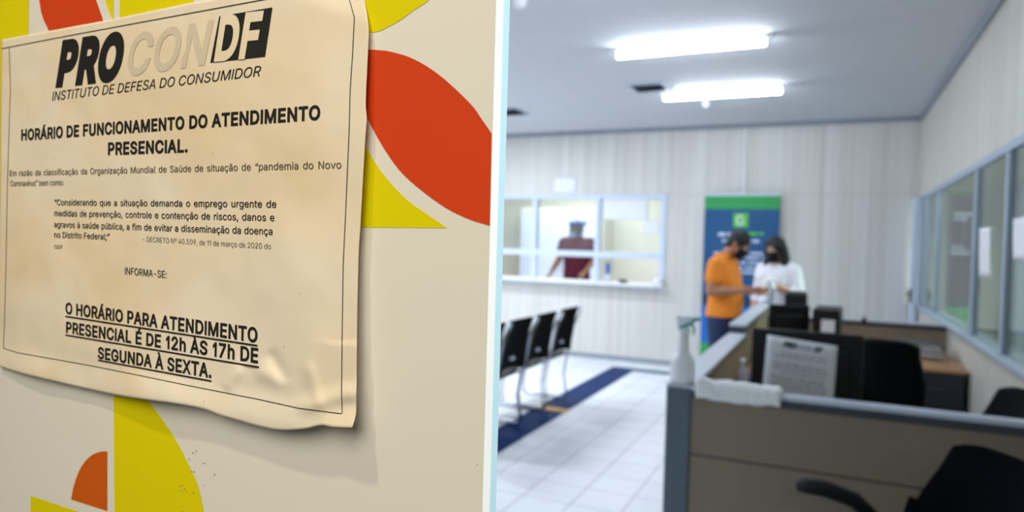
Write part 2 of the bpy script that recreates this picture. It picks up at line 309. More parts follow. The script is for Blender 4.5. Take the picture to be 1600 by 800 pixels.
r259|53 0 53 379 112 379 112 321 115 321 130 347 152 367 171 377 191 383 213 385 229 384 243 384 243 322 230 324 207 326 182 323 159 315 140 301 126 284 117 262 114 237 114 0
s365|182 -8 157 -7 133 -3 112 3 93 12 76 24 62 38 50 54 41 73 36 94 94 107 105 79 124 60 150 49 181 45 206 47 227 53 244 62 262 81 268 103 265 121 254 136 237 147 212 155 149 170 118 180 92 192 72 208 58 227 50 249 47 274 49 295 55 314 65 332 79 347 95 360 115 370 137 378 161 383 187 384 212 383 234 379 254 372 279 358 299 339 314 316 324 290 268 277 258 298 243 316 219 328 187 333 156 329 131 317 114 299 109 277 112 258 124 243 144 232 172 223 229 209 261 200 287 187 306 171 320 153 328 131 331 107 329 85 323 65 312 47 298 31 281 18 260 6 236 -2 210 -7
t227|204 379 204 327 6 327 6 379|65 471 126 471 126 98 128 76 136 61 150 53 170 50 185 51 202 54 213 2 192 -3 168 -4 138 -1 113 7 92 21 77 41 68 64 65 93
u410|182 -5 158 -3 135 2 115 11 97 23 82 39 69 59 60 82 54 109 53 139 53 379 114 379 114 144 116 117 124 94 137 75 154 61 175 53 200 50 226 53 249 62 268 77 283 97 293 122 296 153 296 379 357 379 357 0 298 0 298 92 307 92 294 60 277 35 257 17 234 5 209 -3
v389|163 0 17 379 84 379 165 155 187 87 206 21 184 21 203 87 224 155 305 379 371 379 226 0
z380|42 0 42 46 254 320 254 323 48 323 48 379 333 379 333 331 126 60 126 56 339 56 339 0
º335|167 221 140 223 115 229 93 239 73 253 57 271 43 291 33 315 28 340 26 368 28 397 33 423 43 447 57 467 73 485 93 498 115 509 140 515 167 517 194 515 219 509 242 498 261 485 278 467 291 447 301 423 307 397 309 368 307 340 301 314 291 291 278 270 261 253 242 239 219 229 194 223|167 269 193 273 214 283 230 299 241 319 248 342 250 368 248 395 241 419 230 439 214 455 193 465 167 468 142 465 121 455 105 439 94 419 87 395 85 368 87 342 94 319 105 299 121 283 142 273
À480|16 0 201 509 276 509 463 0 395 0 287 302 264 372 232 478 245 478 213 371 191 302 85 0|110 142 110 199 370 199 370 142|216 558 150 659 218 659 266 558
Á480|16 0 201 509 276 509 463 0 395 0 287 302 264 372 232 478 245 478 213 371 191 302 85 0|110 142 110 199 370 199 370 142|213 558 260 659 329 659 263 558
É419|60 0 60 509 372 509 372 452 125 452 125 286 355 286 355 229 125 229 125 57 375 57 375 0|191 558 239 659 307 659 241 558
à389|160 -9 137 -7 115 -3 94 5 76 15 60 29 48 45 38 63 32 84 30 108 34 138 43 161 58 179 78 193 100 203 125 211 178 220 234 227 252 230 265 235 273 243 276 255 276 257 273 279 267 297 256 311 240 322 220 329 196 331 171 329 149 322 132 313 118 301 107 288 100 274 41 291 51 313 64 331 79 346 95 358 114 368 133 375 153 380 173 383 194 384 239 379 263 372 286 360 306 343 322 320 330 301 335 278 337 251 337 0 277 0 277 52 272 52 252 25 236 12 215 1 190 -6|170 45 202 49 228 59 248 74 263 93 272 115 276 138 276 190 259 182 231 176 200 171 175 168 134 159 117 150 103 139 95 124 92 105 94 87 102 72 114 61 130 52 149 47|165 429 99 529 168 529 215 429
ã389|160 -9 137 -7 115 -3 94 5 76 15 60 29 48 45 38 63 32 84 30 108 34 138 43 161 58 179 78 193 100 203 125 211 178 220 234 227 252 230 265 235 273 243 276 255 276 257 273 279 267 297 256 311 240 322 220 329 196 331 171 329 149 322 132 313 118 301 107 288 100 274 41 291 51 313 64 331 79 346 95 358 114 368 133 375 153 380 173 383 194 384 239 379 263 372 286 360 306 343 322 320 330 301 335 278 337 251 337 0 277 0 277 52 272 52 252 25 236 12 215 1 190 -6|170 45 202 49 228 59 248 74 263 93 272 115 276 138 276 190 259 182 231 176 200 171 175 168 134 159 117 150 103 139 95 124 92 105 94 87 102 72 114 61 130 52 149 47|234 446 209 450 186 460 166 470 151 475 143 472 138 466 133 448 90 448 94 476 104 498 121 513 145 518 170 514 191 504 210 494 227 490 235 491 240 496 247 517 288 517 284 488 273 466 256 451
ç396|207 -8 174 -5 144 3 117 16 93 35 72 58 56 85 44 116 37 150 34 187 37 225 44 260 56 291 72 318 93 341 117 360 144 374 174 382 207 384 234 383 260 377 284 368 305 356 324 341 340 322 353 301 362 277 303 262 290 289 270 311 242 325 207 330 184 328 163 321 145 310 130 296 118 278 108 258 102 236 98 212 96 187 98 163 102 139 108 117 118 97 130 80 145 66 163 55 184 49 207 46 243 52 271 66 292 89 304 117 363 102 354 78 341 56 325 37 306 21 285 9 261 -1 235 -6|169 -143 169 -107 210 -107 226 -106 236 -102 241 -95 243 -84 241 -74 236 -67 226 -63 210 -62 182 -62 192 16 224 16 224 0 224 -29 253 -34 273 -44 285 -61 289 -85 284 -111 270 -129 254 -136 234 -141 210 -143
í167|53 0 53 379 114 379 114 0|57 429 104 529 173 529 107 429
ú410|182 -5 158 -3 135 2 115 11 97 23 82 39 69 59 60 82 54 109 53 139 53 379 114 379 114 144 116 117 124 94 137 75 154 61 175 53 200 50 226 53 249 62 268 77 283 97 293 122 296 153 296 379 357 379 357 0 298 0 298 92 307 92 294 60 277 35 257 17 234 5 209 -3|178 429 226 529 294 529 228 429
“300|52 318 104 509 151 509 121 318|175 318 228 509 274 509 244 318
”300|52 318 82 509 151 509 98 318|175 318 205 509 274 509 222 318
 188|
"""
GLYPHS = {}
for _l in GLYPH_DATA.strip('\n').split('\n'):
    _p = _l[1:].split('|')
    GLYPHS[_l[0]] = (int(_p[0])/1000, [[float(v)/1000 for v in q.split()] for q in _p[1:] if q.strip()])
def embolden(loops, off):
    """grow the strokes of a glyph by moving every outline along its mitred normals"""
    def area(q): return sum(q[i]*q[(i+3) % len(q)]-q[(i+2) % len(q)]*q[i+1] for i in range(0, len(q), 2))
    sg = 1 if area(max(loops, key=lambda q: abs(area(q)))) > 0 else -1
    out = []
    for q in loops:
        P = [Vector((q[i], q[i+1])) for i in range(0, len(q), 2)]
        P = [p for i, p in enumerate(P) if (p-P[i-1]).length > .009]; n = len(P); r = []
        for i in range(n):
            a = (P[i]-P[i-1]).normalized(); b = (P[(i+1) % n]-P[i]).normalized()
            na = Vector((a.y, -a.x)); nb = Vector((b.y, -b.x)); m = na+nb
            m = m/max(.35, m.dot(m)/2) if m.length > .01 else na
            if m.length > 1.8: m *= 1.8/m.length
            p = P[i]+m*off*sg; r += [p.x, p.y]
        out.append(r)
    return out
def loop_area(q): return sum(q[i]*q[(i+3) % len(q)]-q[(i+2) % len(q)]*q[i+1] for i in range(0, len(q), 2))
def winding(p, loops):
    w = 0
    for q in loops:
        n = len(q)//2
        for i in range(n):
            x0, y0, x1, y1 = q[2*i], q[2*i+1], q[(2*i+2) % (2*n)], q[(2*i+3) % (2*n)]
            if (y0 > p[1]) != (y1 > p[1]) and p[0] < (x1-x0)*(p[1]-y0)/(y1-y0)+x0: w += 1 if y1 > y0 else -1
    return w
GLYPH_CACHE = {}
def glyph_mesh(ch, offset):
    """fill of one glyph: strokes may overlap, holes stay open (non-zero winding)"""
    if (ch, offset) not in GLYPH_CACHE:
        loops = GLYPHS[ch][1]; V = []; F = []
        if loops:
            sg = 1 if loop_area(max(loops, key=lambda q: abs(loop_area(q)))) > 0 else -1
            if offset: loops = embolden(loops, offset)
            vs = []; es = []
            for q in loops:
                o = len(vs); n = len(q)//2
                vs += [Vector((q[2*k], q[2*k+1])) for k in range(n)]; es += [(o+k, o+(k+1) % n) for k in range(n)]
            ov, oe, of = delaunay_2d_cdt(vs, es, [], 0, 1e-5)[:3]
            V = [(v.x, v.y) for v in ov]
            for f in of:
                c = (sum(V[k][0] for k in f)/len(f), sum(V[k][1] for k in f)/len(f))
                if winding(c, loops)*sg > 0: F.append(tuple(f))
            used = sorted({k for f in F for k in f}); mp = {k: n for n, k in enumerate(used)}
            V = [V[k] for k in used]; F = [tuple(mp[k] for k in f) for f in F]
        GLYPH_CACHE[(ch, offset)] = (V, F)
    return GLYPH_CACHE[(ch, offset)]
def text_mesh(txt, offset=0.0, shear=0.0, spacing=1.0, wspace=1.0):
    """returns (verts2d, faces) of a line of lettering drawn from the outlines above"""
    V = []; F = []; x = 0
    for ch in txt:
        v, f = glyph_mesh(ch, offset); o = len(V)
        V += [(x+a+shear*b, b) for a, b in v]; F += [tuple(o+k for k in t) for t in f]
        x += GLYPHS[ch][0]*(wspace if ch == ' ' else spacing)+offset*1.0
    return V, F
_v, _f = text_mesh('H'); CAPH = max(p[1] for p in _v)

# ------------------------------------------------------------------ materials
def wall_panel_mat(name, ax, seams, joint_z, base):
    """pale wood grain laminate with vertical seams (along ax) and one horizontal joint"""
    m, nt, b = new_mat(name)
    L = nt.links.new
    geo = nt.nodes.new('ShaderNodeNewGeometry'); sep = nt.nodes.new('ShaderNodeSeparateXYZ'); L(geo.outputs['Position'], sep.inputs[0])
    mp = nt.nodes.new('ShaderNodeMapping'); mp.inputs['Scale'].default_value = (7, 7, .12); L(geo.outputs['Position'], mp.inputs[0])
    n = nt.nodes.new('ShaderNodeTexNoise'); n.inputs['Scale'].default_value = 2.2; n.inputs['Detail'].default_value = 5; L(mp.outputs[0], n.inputs['Vector'])
    r = nt.nodes.new('ShaderNodeValToRGB'); c = lin(base)
    r.color_ramp.elements[0].position = .32; r.color_ramp.elements[1].position = .68
    r.color_ramp.elements[0].color = (c[0]*.90, c[1]*.885, c[2]*.855, 1); r.color_ramp.elements[1].color = (min(1, c[0]*1.06), min(1, c[1]*1.06), min(1, c[2]*1.06), 1)
    L(n.outputs[0], r.inputs[0])
    def math_(op, a, bb):
        q = nt.nodes.new('ShaderNodeMath'); q.operation = op
        for i, x in enumerate((a, bb)):
            if isinstance(x, (int, float)): q.inputs[i].default_value = x
            else: L(x, q.inputs[i])
        return q.outputs[0]
    off, per = seams
    fr = math_('FRACT', math_('DIVIDE', math_('SUBTRACT', sep.outputs[ax], off), per), 0)
    sm = math_('LESS_THAN', fr, .006/per)
    jz = math_('LESS_THAN', math_('ABSOLUTE', math_('SUBTRACT', sep.outputs[2], joint_z), 0), .004)
    mk = math_('MAXIMUM', sm, jz)
    mx = nt.nodes.new('ShaderNodeMix'); mx.data_type = 'RGBA'; L(math_('MULTIPLY', mk, .6), mx.inputs[0]); L(r.outputs[0], mx.inputs[6]); mx.inputs[7].default_value = (.35, .36, .38, 1)
    L(mx.outputs[2], b.inputs['Base Color']); b.inputs['Roughness'].default_value = .45
    return m
M = {}
M['wall_back'] = wall_panel_mat('pale_laminate', 0, (-1.905, .889), 2.143, (223, 221, 217))
M['wall_right'] = wall_panel_mat('pale_laminate_side', 1, (8.67, .92), 2.9, (222, 219, 208))
M['ceil'] = mat('ceiling_paint', (206, 209, 214), .8, noise_amt=.015)
M['plain'] = mat('plain_wall', (218, 216, 208), .7, noise_amt=.02)
M['side_wall'] = mat('side_office_wall', (222, 224, 204), .7, noise_amt=.02)
M['office'] = mat('office_wall', (226, 226, 214), .7, noise_amt=.02)
M['cornice'] = mat('cornice_grey', (150, 158, 170), .6)
M['alu'] = mat('white_aluminium', (214, 226, 246), .35, noise_amt=.02)
M['alu_grey'] = mat('grey_aluminium', (176, 190, 208), .4, 0, noise_amt=.03)
M['white'] = mat('white_plastic', (238, 240, 244), .4, noise_amt=.02)
M['black'] = mat('black_plastic', (9, 10, 13), .5, spec=.35)
M['black_fabric'] = mat('black_fabric', (7, 8, 11), .9, spec=.15, bump=.15, bump_scale=400)
M['navy_fabric'] = mat('navy_fabric', (5, 7, 12), .95, spec=.03, bump=.15, bump_scale=400)
M['chrome'] = mat('chrome', (150, 156, 166), .2, 1, noise_amt=.02)
M['paper'] = mat('white_paper', (244, 246, 252), .8, noise_amt=.02)
M['ink'] = mat('black_ink', (22, 21, 22), .7)
M['page_ink'] = mat('pale_page_ink', (164, 170, 186), .7)
M['grey_ink'] = mat('faint_ink', (120, 124, 134), .7)
M['partition'] = mat('partition_laminate', (134, 120, 103), .6, noise_amt=.05, noise_scale=3)
M['cap'] = mat('partition_cap', (198, 206, 220), .3, 0, noise_amt=.03)
M['cap_dark'] = mat('partition_trim_dark', (62, 66, 72), .4)
M['post'] = mat('partition_post_slate', (84, 100, 114), .45, 0)
M['desk_wood'] = mat('desk_wood', (186, 140, 98), .4, noise_amt=.12, noise_scale=6, stretch=(1, 12, 1))
M['desk_dark'] = mat('desk_dark', (44, 48, 56), .5)
M['skin'] = mat('skin_light', (196, 142, 116), .55, noise_amt=.05)
M['skin_tan'] = mat('skin_tan', (172, 120, 92), .55, noise_amt=.05)
M['hair'] = mat('dark_hair', (18, 15, 15), .6, noise_amt=.3, noise_scale=60, stretch=(1, 1, .1))
M['orange'] = mat('orange_cotton', (238, 138, 40), .85, bump=.1, bump_scale=90)
M['jeans'] = mat('dark_denim', (34, 48, 84), .85, bump=.1, bump_scale=200)
M['blouse'] = mat('white_blouse', (236, 236, 246), .8, bump=.1, bump_scale=60)
M['maroon'] = mat('maroon_cotton', (98, 22, 48), .85)
M['yellow'] = mat('yellow_film', (.76, .675, .003), .5, noise_amt=.02, lincol=True, spec=.15)
M['red'] = mat('orange_red_film', (.66, .062, .014), .5, noise_amt=.02, lincol=True, spec=.15)
M['orange_film'] = mat('orange_film', (.62, .115, .008), .5, noise_amt=.02, lincol=True, spec=.15)
M['film_white'] = mat('white_film', (232, 231, 226), .42, noise_amt=.012, noise_scale=5)
M['edge_white'] = mat('film_edge_white', (206, 218, 242), .3, noise_amt=.02)
M['edge_glass'] = mat('glass_edge_cyan', (178, 212, 222), .2, noise_amt=.03)
M['glass'] = glass_mat('counter_glass', (.97, 1, .98), .04, .08, (1, .92, .98))  # diffuse haze paints the whitish reflection into these panes
M['glass_side'] = glass_mat('side_glass', (.90, .97, .95), .03, .10)
M['acrylic'] = glass_mat('acrylic', (.85, .92, .92), .16, .12)
M['teal'] = mat('teal_plastic', (30, 170, 160), .4)
M['blue_plastic'] = mat('blue_plastic', (52, 102, 220), .4)
M['banner_blue'] = mat('banner_blue', (12, 82, 134), .55, noise_amt=.06, noise_scale=3)
M['banner_bright'] = mat('banner_bright_blue', (6, 108, 196), .55)
M['banner_dark'] = mat('banner_dark_blue', (16, 62, 96), .55)
M['banner_green'] = mat('banner_green', (44, 162, 84), .55)
M['lime'] = mat('logo_green', (92, 196, 70), .55)
M['banner_text'] = mat('banner_text', (206, 216, 240), .6)
M['plum'] = mat('banner_plum', (50, 40, 58), .55)
M['cotton'] = mat('towel_cotton', (246, 247, 250), .95, bump=.6, bump_scale=160)
M['visor'] = glass_mat('visor_film', (.97, .98, 1), .02, .12)
M['grey_mask'] = mat('grey_cloth', (110, 122, 140), .85)
M['dark_grey'] = mat('dark_grey', (70, 74, 82), .6)
M['copper'] = mat('dull_brass', (150, 118, 84), .35, .6)
M['brown_card'] = mat('folder_card', (66, 66, 70), .6)
M['patch_yellow'] = mat('yellow_patch', (200, 142, 44), .5, noise_amt=.45, noise_scale=22)
em = bpy.data.materials.new('tube_glow'); em.use_nodes = True
em.node_tree.nodes['Principled BSDF'].inputs['Emission Color'].default_value = COOL+(1,)
em.node_tree.nodes['Principled BSDF'].inputs['Emission Strength'].default_value = TUBE_STRENGTH
M['glow'] = em

def floor_mat():
    m, nt, b = new_mat('floor_tiles'); L = nt.links.new
    geo = nt.nodes.new('ShaderNodeNewGeometry'); sep = nt.nodes.new('ShaderNodeSeparateXYZ'); L(geo.outputs['Position'], sep.inputs[0])
    def mt(op, a, bb=0.0, cc=None):
        q = nt.nodes.new('ShaderNodeMath'); q.operation = op
        for i, x in enumerate((a, bb, cc)):
            if x is None: continue
            if isinstance(x, (int, float)): q.inputs[i].default_value = x
            else: L(x, q.inputs[i])
        return q.outputs[0]
    x, y = sep.outputs[0], sep.outputs[1]
    gx = mt('LESS_THAN', mt('FRACT', mt('DIVIDE', mt('SUBTRACT', x, -1.022), .2955)), .0075/.2955)
    gy = mt('LESS_THAN', mt('FRACT', mt('DIVIDE', mt('SUBTRACT', y, 3.43), .2955)), .0075/.2955)
    grout = mt('MAXIMUM', gx, gy)
    def band(v, a, bb): return mt('MULTIPLY', mt('GREATER_THAN', v, a), mt('LESS_THAN', v, bb))
    s1 = mt('MULTIPLY', band(x, -2.39, -2.09), mt('LESS_THAN', y, 8.22))
    s2 = mt('MULTIPLY', band(y, 8.04, 8.22), mt('GREATER_THAN', x, -2.39))
    stripe = mt('MAXIMUM', s1, s2)
    n = nt.nodes.new('ShaderNodeTexNoise'); n.inputs['Scale'].default_value = 1.7; L(geo.outputs['Position'], n.inputs['Vector'])
    def mix(f, a, bb):
        q = nt.nodes.new('ShaderNodeMix'); q.data_type = 'RGBA'
        for i, v in ((0, f), (6, a), (7, bb)):
            if isinstance(v, tuple): q.inputs[i].default_value = v+(1,)
            elif isinstance(v, (int, float)): q.inputs[i].default_value = v
            else: L(v, q.inputs[i])
        return q.outputs[2]
    tile = mix(n.outputs[0], lin((234, 238, 245)), lin((245, 247, 252)))
    tile = mix(mt('MULTIPLY', grout, .8), tile, lin((160, 166, 176)))
    navy = mix(n.outputs[0], lin((0, 40, 96)), lin((4, 50, 108)))
    L(mix(stripe, tile, navy), b.inputs['Base Color'])
    L(mt('SUBTRACT', .16, mt('MULTIPLY', stripe, .14)), b.inputs['Specular IOR Level'])
    b.inputs['Roughness'].default_value = .36
    return m
M['floor'] = floor_mat()

# ------------------------------------------------------------------ setting
H = 2.98; YB = 8.67; XR = .841; XL = -6.6; ZW0, ZW1 = 1.0, 2.145
struct(MB().box((XL-.1, -.3, -.1), (XR+2.4, 11.8, 0)).build('floor', M['floor']))
struct(MB().box((XL-.1, .26, H), (XR+2.4, 11.8, H+.1)).build('ceiling', M['ceil']))
WX0, WX1 = -4.58, -1.895
w = MB()
w.box((XL, YB, 0), (WX0, YB+.1, H)); w.box((WX1, YB, 0), (XR+.0, YB+.1, H))
w.box((WX0, YB, 0), (WX1, YB+.1, ZW0-.03)); w.box((WX0, YB, ZW1), (WX1, YB+.1, H))
struct(w.build('wall_back', M['wall_back']))
w = MB()
SILL, HEAD = .945, 2.10
w.box((XR, .3, 0), (XR+.09, 11.7, SILL)); w.box((XR, .3, HEAD), (XR+.09, 11.7, H))
w.box((XR, .3, SILL), (XR+.09, 1.2, HEAD)); w.box((XR, 8.67, SILL), (XR+.09, 11.7, HEAD))
struct(w.build('wall_right', M['wall_right']))
struct(MB().box((XL-.1, .26, 0), (XL, 11.7, H)).build('wall_left', M['plain']))
# room behind the side glazing, office behind the counter
struct(MB().box((XR+.09, 9.3, 0), (XR+2.3, 9.4, H)).build('wall_side_office_back', M['side_wall']))
struct(MB().box((XR+2.3, .3, 0), (XR+2.4, 9.4, H)).build('wall_side_office_right', M['side_wall']))
struct(MB().box((XL, 11.6, 0), (XR, 11.7, H)).build('wall_office_back', M['office']))
# cornices, baseboard
struct(MB().box((XL, YB-.035, H-.05), (XR, YB, H)).build('trim_1', M['cornice'], bevel=.008))
struct(MB().box((XR-.035, .3, H-.05), (XR, YB-.035, H)).build('trim_2', M['cornice'], bevel=.008))
struct(MB().box((XL, YB-.015, 0), (XR, YB, .06)).build('baseboard_back', M['cornice'], bevel=.004))
struct(MB().box((XR-.015, .3, 0), (XR, YB-.015, .06)).build('baseboard_right', M['cornice'], bevel=.004))

# counter window: frame + panes
win = MB()
for x in (WX0+.03, -3.68, -2.79, WX1-.033):
    win.box((x-.033, YB-.02, ZW0-.03), (x+.033, YB+.08, ZW1))
win.box((WX0, YB-.022, ZW1-.055), (WX1, YB+.082, ZW1)); win.box((WX0, YB-.022, 1.325), (WX1, YB+.082, 1.40))
w1 = struct(win.build('window_1', M['alu'], bevel=.006))
for a, b in ((WX0+.063, -3.713), (-3.647, -2.823), (-2.757, WX1-.066)):
    MB().box((a, YB+.027, 1.40), (b, YB+.033, ZW1-.055)).build('pane', M['glass'], w1)
# side glazing: sill, head rail, mullions, panes
win = MB()
win.box((XR-.05, 1.2, SILL), (XR+.11, 8.67, SILL+.03)); win.box((XR-.012, 1.2, HEAD-.05), (XR+.035, 8.67, HEAD))
mul = [1.22, 2.2, 3.3, 4.43, 5.32, 7.13, 7.95, 8.30]
for y in mul: win.box((XR-.012, y-.028, SILL+.03), (XR+.03, y+.028, HEAD-.05))
w2 = struct(win.build('window_2', M['alu_grey'], bevel=.006))
for a, b in zip(mul[:-1], mul[1:]):
    MB().box((XR+.006, a+.028, SILL+.03), (XR+.012, b-.028, HEAD-.05)).build('pane', M['glass_side'], w2)
# white door leaf standing in the far right corner
d = struct(MB().box((.775, 8.30, .01), (.822, 8.62, 2.08)).build('door_2', M['alu'], bevel=.004))
MB().box((.755, 8.34, .98), (.775, 8.40, 1.12)).tube([(.752, 8.37, 1.06), (.73, 8.37, 1.06), (.73, 8.46, 1.06)], .009).build('door_handle', M['black'], d)

# ------------------------------------------------------------------ glass door with film + paper notice
KP = .2475; PA = math.radians(-2.53)
pe = Vector((math.cos(PA), math.sin(PA), 0)); pn = Vector((math.sin(PA), -math.cos(PA), 0))   # pn towards the camera
def to_plane(x, y):
    dd = ray(x, y); p = CAM + dd*(-KP/dd.dot(pn)); return p.dot(pe), p.z
def from_plane(a, z, h=0.0):
    """point of the door plane (a along it, z up), lifted h towards the viewer's side along the sight line"""
    p = pe*a - pn*KP + Vector((0, 0, z)); p = Vector((p.x, p.y, z))
    return CAM + (p-CAM)*((KP-h)/KP)
a_edge = (to_plane(772.5, 0)[0]+to_plane(757, 793)[0])/2
def slab(a0, a1, t0, t1, z0, z1, mb, mi):
    vs = []
    for z in (z0, z1):
        for a, t in ((a0, t0), (a1, t0), (a1, t1), (a0, t1)):
            p = pe*a - pn*(KP+t); vs.append((p.x, p.y, z))
    mb.add(vs, [(0,3,2,1),(4,5,6,7),(0,1,5,4),(1,2,6,5),(2,3,7,6),(3,0,4,7)], mi)
dr = MB()
slab(a_edge-1.10, a_edge, 0, .0062, .012, 2.60, dr, 0)
slab(a_edge-1.10, a_edge, .0062, .0118, .012, 2.60, dr, 1)
door = struct(dr.build('door_1', [M['film_white'], M['edge_glass']]), 'glass door leaf covered with white film printed in yellow and orange shapes')
film = MB()
def shape(pts, mi):
    q = [from_plane(*to_plane(*p), .0002) for p in pts]
    film.add(q, [tuple(range(len(q)))], mi)
def arc(pts, n=10):
    """smooth curve through pixel points (Catmull-Rom)"""
    out = []; P = [pts[0]]+list(pts)+[pts[-1]]
    for i in range(1, len(P)-2):
        for k in range(n):
            t = k/n; o = []
            for c in (0, 1):
                p0, p1, p2, p3 = (P[i+j][c] for j in (-1, 0, 1, 2))
                o.append(.5*((2*p1)+(-p0+p2)*t+(2*p0-5*p1+4*p2-p3)*t*t+(-p0+3*p1-3*p2+p3)*t**3))
            out.append(tuple(o))
    return out+[pts[-1]]
Yw, Rd, Og = 0, 1, 2
shape([(-130, -60), (46, -60), (45, 0), (44.5, 55), (44, 330), (-130, 330)], Yw)
shape(arc([(49, -60), (61, 0), (66, 25), (77, 50), (92, 85), (112, 120)])+arc([(178, 120), (168, 70), (161, 33), (156, 17), (150, 0), (132, -50)]), Rd)
shape(arc([(146, -60), (164, 0), (175, 30), (177, 36)])+[(178, -60)], Yw)
shape([(189, -60), (187, 0), (187, 120), (270, 100)]+arc([(290, 40), (299, 8), (302, 0), (312, -60)]), Yw)
shape(arc([(500, -20), (535, 30), (578, 50.5), (615, 37.5), (648, 15), (670.5, -1), (700, -40)])+[(500, -60)], Yw)
shape(arc([(545, 76), (579, 77.5), (609, 80.5), (648, 93), (690, 120), (735, 162), (752, 185), (768.2, 208.5)])
      +arc([(765.3, 352.5), (729, 341), (687.5, 319), (635, 277.5), (605, 240), (577, 191), (560, 150)]), Rd)
shape(arc([(545, 180), (569, 225), (597.5, 270), (635, 311), (669, 335.6), (699, 356.2)])+[(545, 355)], Yw)
shape(arc([(111, 780.5), (115.5, 758), (126, 731), (141, 713), (156, 706), (167.5, 705.3)])+[(167.5, 798.5)], Og)
shape([(48, 774.5), (130, 802), (240, 838), (240, 990), (44, 990)], Yw)
shape([(177, 560)]+arc([(195, 585), (231, 626), (258, 662), (279, 695), (297, 731), (309, 758), (318, 797), (326, 840)])+[(179, 838)], Yw)
rs = random.Random(11)
for (px_, py_, k_) in ((288, 762, 9), (303, 705, 3), (299, 732, 2), (322, 728, 2), (326, 745, 2), (745, 718, 1)):
    for _ in range(k_):
        x_, y_ = px_+rs.gauss(0, 5), py_+rs.gauss(0, 11); l_, w_ = rs.uniform(.5, 1.6), rs.uniform(.5, 1.1); a_ = rs.uniform(0, 3.1)
        q_ = [(x_+l_*math.cos(a_+b_)*(1 if b_ % 3.14159 < .1 else w_/l_*1.2), y_+l_*math.sin(a_+b_)*(1 if b_ % 3.14159 < .1 else w_/l_*1.2)) for b_ in (0, 1.2, 2.2, math.pi, 4.3, 5.2)]
        film.add([from_plane(*to_plane(*p_), .0003) for p_ in q_], [tuple(range(6))], 3)
fo = film.build('printed_film', [M['yellow'], M['red'], M['orange_film'], mat('scuff_mark', (150, 136, 96), .6)], door)
# facade to the left of the door, beyond the leaf
struct(MB().box((XL, .26, 0), (-1.32, .36, H)).build('wall_front', M['plain']))
struct(MB().box((-1.32, .26, 2.63), (XR+.1, .36, H)).build('trim_3', M['alu']))

# --- the sheet of paper: outline traced on the door plane, real lift off the glass
TL, TR, BR, BL = to_plane(3, 62), to_plane(565, -45), to_plane(550, 668), to_plane(-3, 572)
aL, aR, zT, zB = TL[0], TR[0], TL[1], BL[1]
def st(a, z): return (a-aL)/(aR-aL), (z-zB)/(zT-zB)
def ridge(s, t, p0, p1, wid, amp, fade=.25):
    (x0, y0), (x1, y1) = p0, p1; dx, dy = x1-x0, y1-y0; L2 = dx*dx+dy*dy
    k = ((s-x0)*dx+(t-y0)*dy)/L2; kk = max(0, min(1, k))
    dd = math.hypot((s-x0-kk*dx), (t-y0-kk*dy)*.7)
    return amp*math.exp(-(dd/wid)**2)*min(1, (kk+.02)/fade if kk < .5 else (1.02-kk)/fade+.5)
def P_(x, y): return st(*to_plane(x, y))
R1 = [(P_(395, 575), P_(450, 600)), (P_(460, 640), P_(556, 612)), (P_(420, 545), P_(447, 598)), (P_(350, 610), P_(375, 575)), (P_(480, 560), P_(500, 640))]
G1 = [(P_(470, 440), .10, .0016), (P_(480, 560), .07, .0012), (P_(350, 470), .12, -.0010), (P_(300, 120), .2, .0012), (P_(130, 330), .2, -.0012),
      (P_(460, 150), .12, .0012), (P_(60, 480), .1, .0012), (P_(380, 300), .12, -.0008), (P_(230, 560), .12, .0008)]
CR = (P_(400, -20), P_(577, 44))
def lift(a, z):
    s, t = st(a, z); s0 = max(0, min(1, s)); t0 = max(0, min(1, t))
    d = .0014 + .0078*s0**1.2*(1-t0)**1.2 + .0024*smooth(.3, 1, s0) + .0012*math.sin(s0*5.1+t0*2)*(1-t0)
    d -= .0010*smooth(.9, 1, s0)*(t0 > .2)
    for (c, w_, am) in G1:
        d += am*math.exp(-(((s-c[0])/w_)**2+((t-c[1])/(w_*1.3))**2))
    for i, (p, q) in enumerate(R1):
        d += ridge(s, t, p, q, .014, (.0016, .0026, -.0016, .0014, .0012)[i])
    # corner above the crease pressed back on the glass
    (x0, y0), (x1, y1) = CR
    side = ((s-x0)*(y1-y0)-(t-y0)*(x1-x0))/math.hypot(x1-x0, y1-y0)
    d -= .0052*smooth(0, .10, -side)*smooth(.5, .95, s)
    # lower margin curls out
    d += .0042*smooth(.075, -.01, t)*(.35+.65*s0)+.0015*math.sin(s0*14)*smooth(.10, 0, t)
    d += .0007*noise.noise(Vector((s*7, t*6, 2.3)))+.0004*noise.noise(Vector((s*17, t*13, 7)))
    return max(.0006, d)
def poly_at(pts, t):
    q = [to_plane(*p) for p in pts]
    L = [0]
    for i in range(1, len(q)): L.append(L[-1]+math.dist(q[i], q[i-1]))
    x = t*L[-1]
    for i in range(1, len(q)):
        if x <= L[i] or i == len(q)-1:
            k = (x-L[i-1])/(L[i]-L[i-1]); return (q[i-1][0]+(q[i][0]-q[i-1][0])*k, q[i-1][1]+(q[i][1]-q[i-1][1])*k)
TOP = [(3, 62), (163, 32.5), (300, 4), (430, -19), (565, -45)]
RGT = arc([(565, -45), (570, 0), (576, 42), (575, 80), (571.5, 159), (573, 186), (570, 228), (563, 354), (560.5, 392), (558, 494), (557, 610), (556, 647), (550, 668)], 4)
BOT = arc([(-3, 572), (15, 578), (36, 584), (60, 590), (120, 604), (180, 617), (228, 624.5), (270, 630), (315, 638), (344, 649), (375, 658), (404, 666), (437, 672), (475, 670), (501, 664), (520, 667), (550, 668)], 4)
LFT = [(3, 62), (2, 130), (1, 255), (-1, 400), (-3, 572)]
NU, NV = 220, 150
grid = []
tb = [poly_at(TOP, i/NU) for i in range(NU+1)]; bb = [poly_at(BOT, i/NU) for i in range(NU+1)]
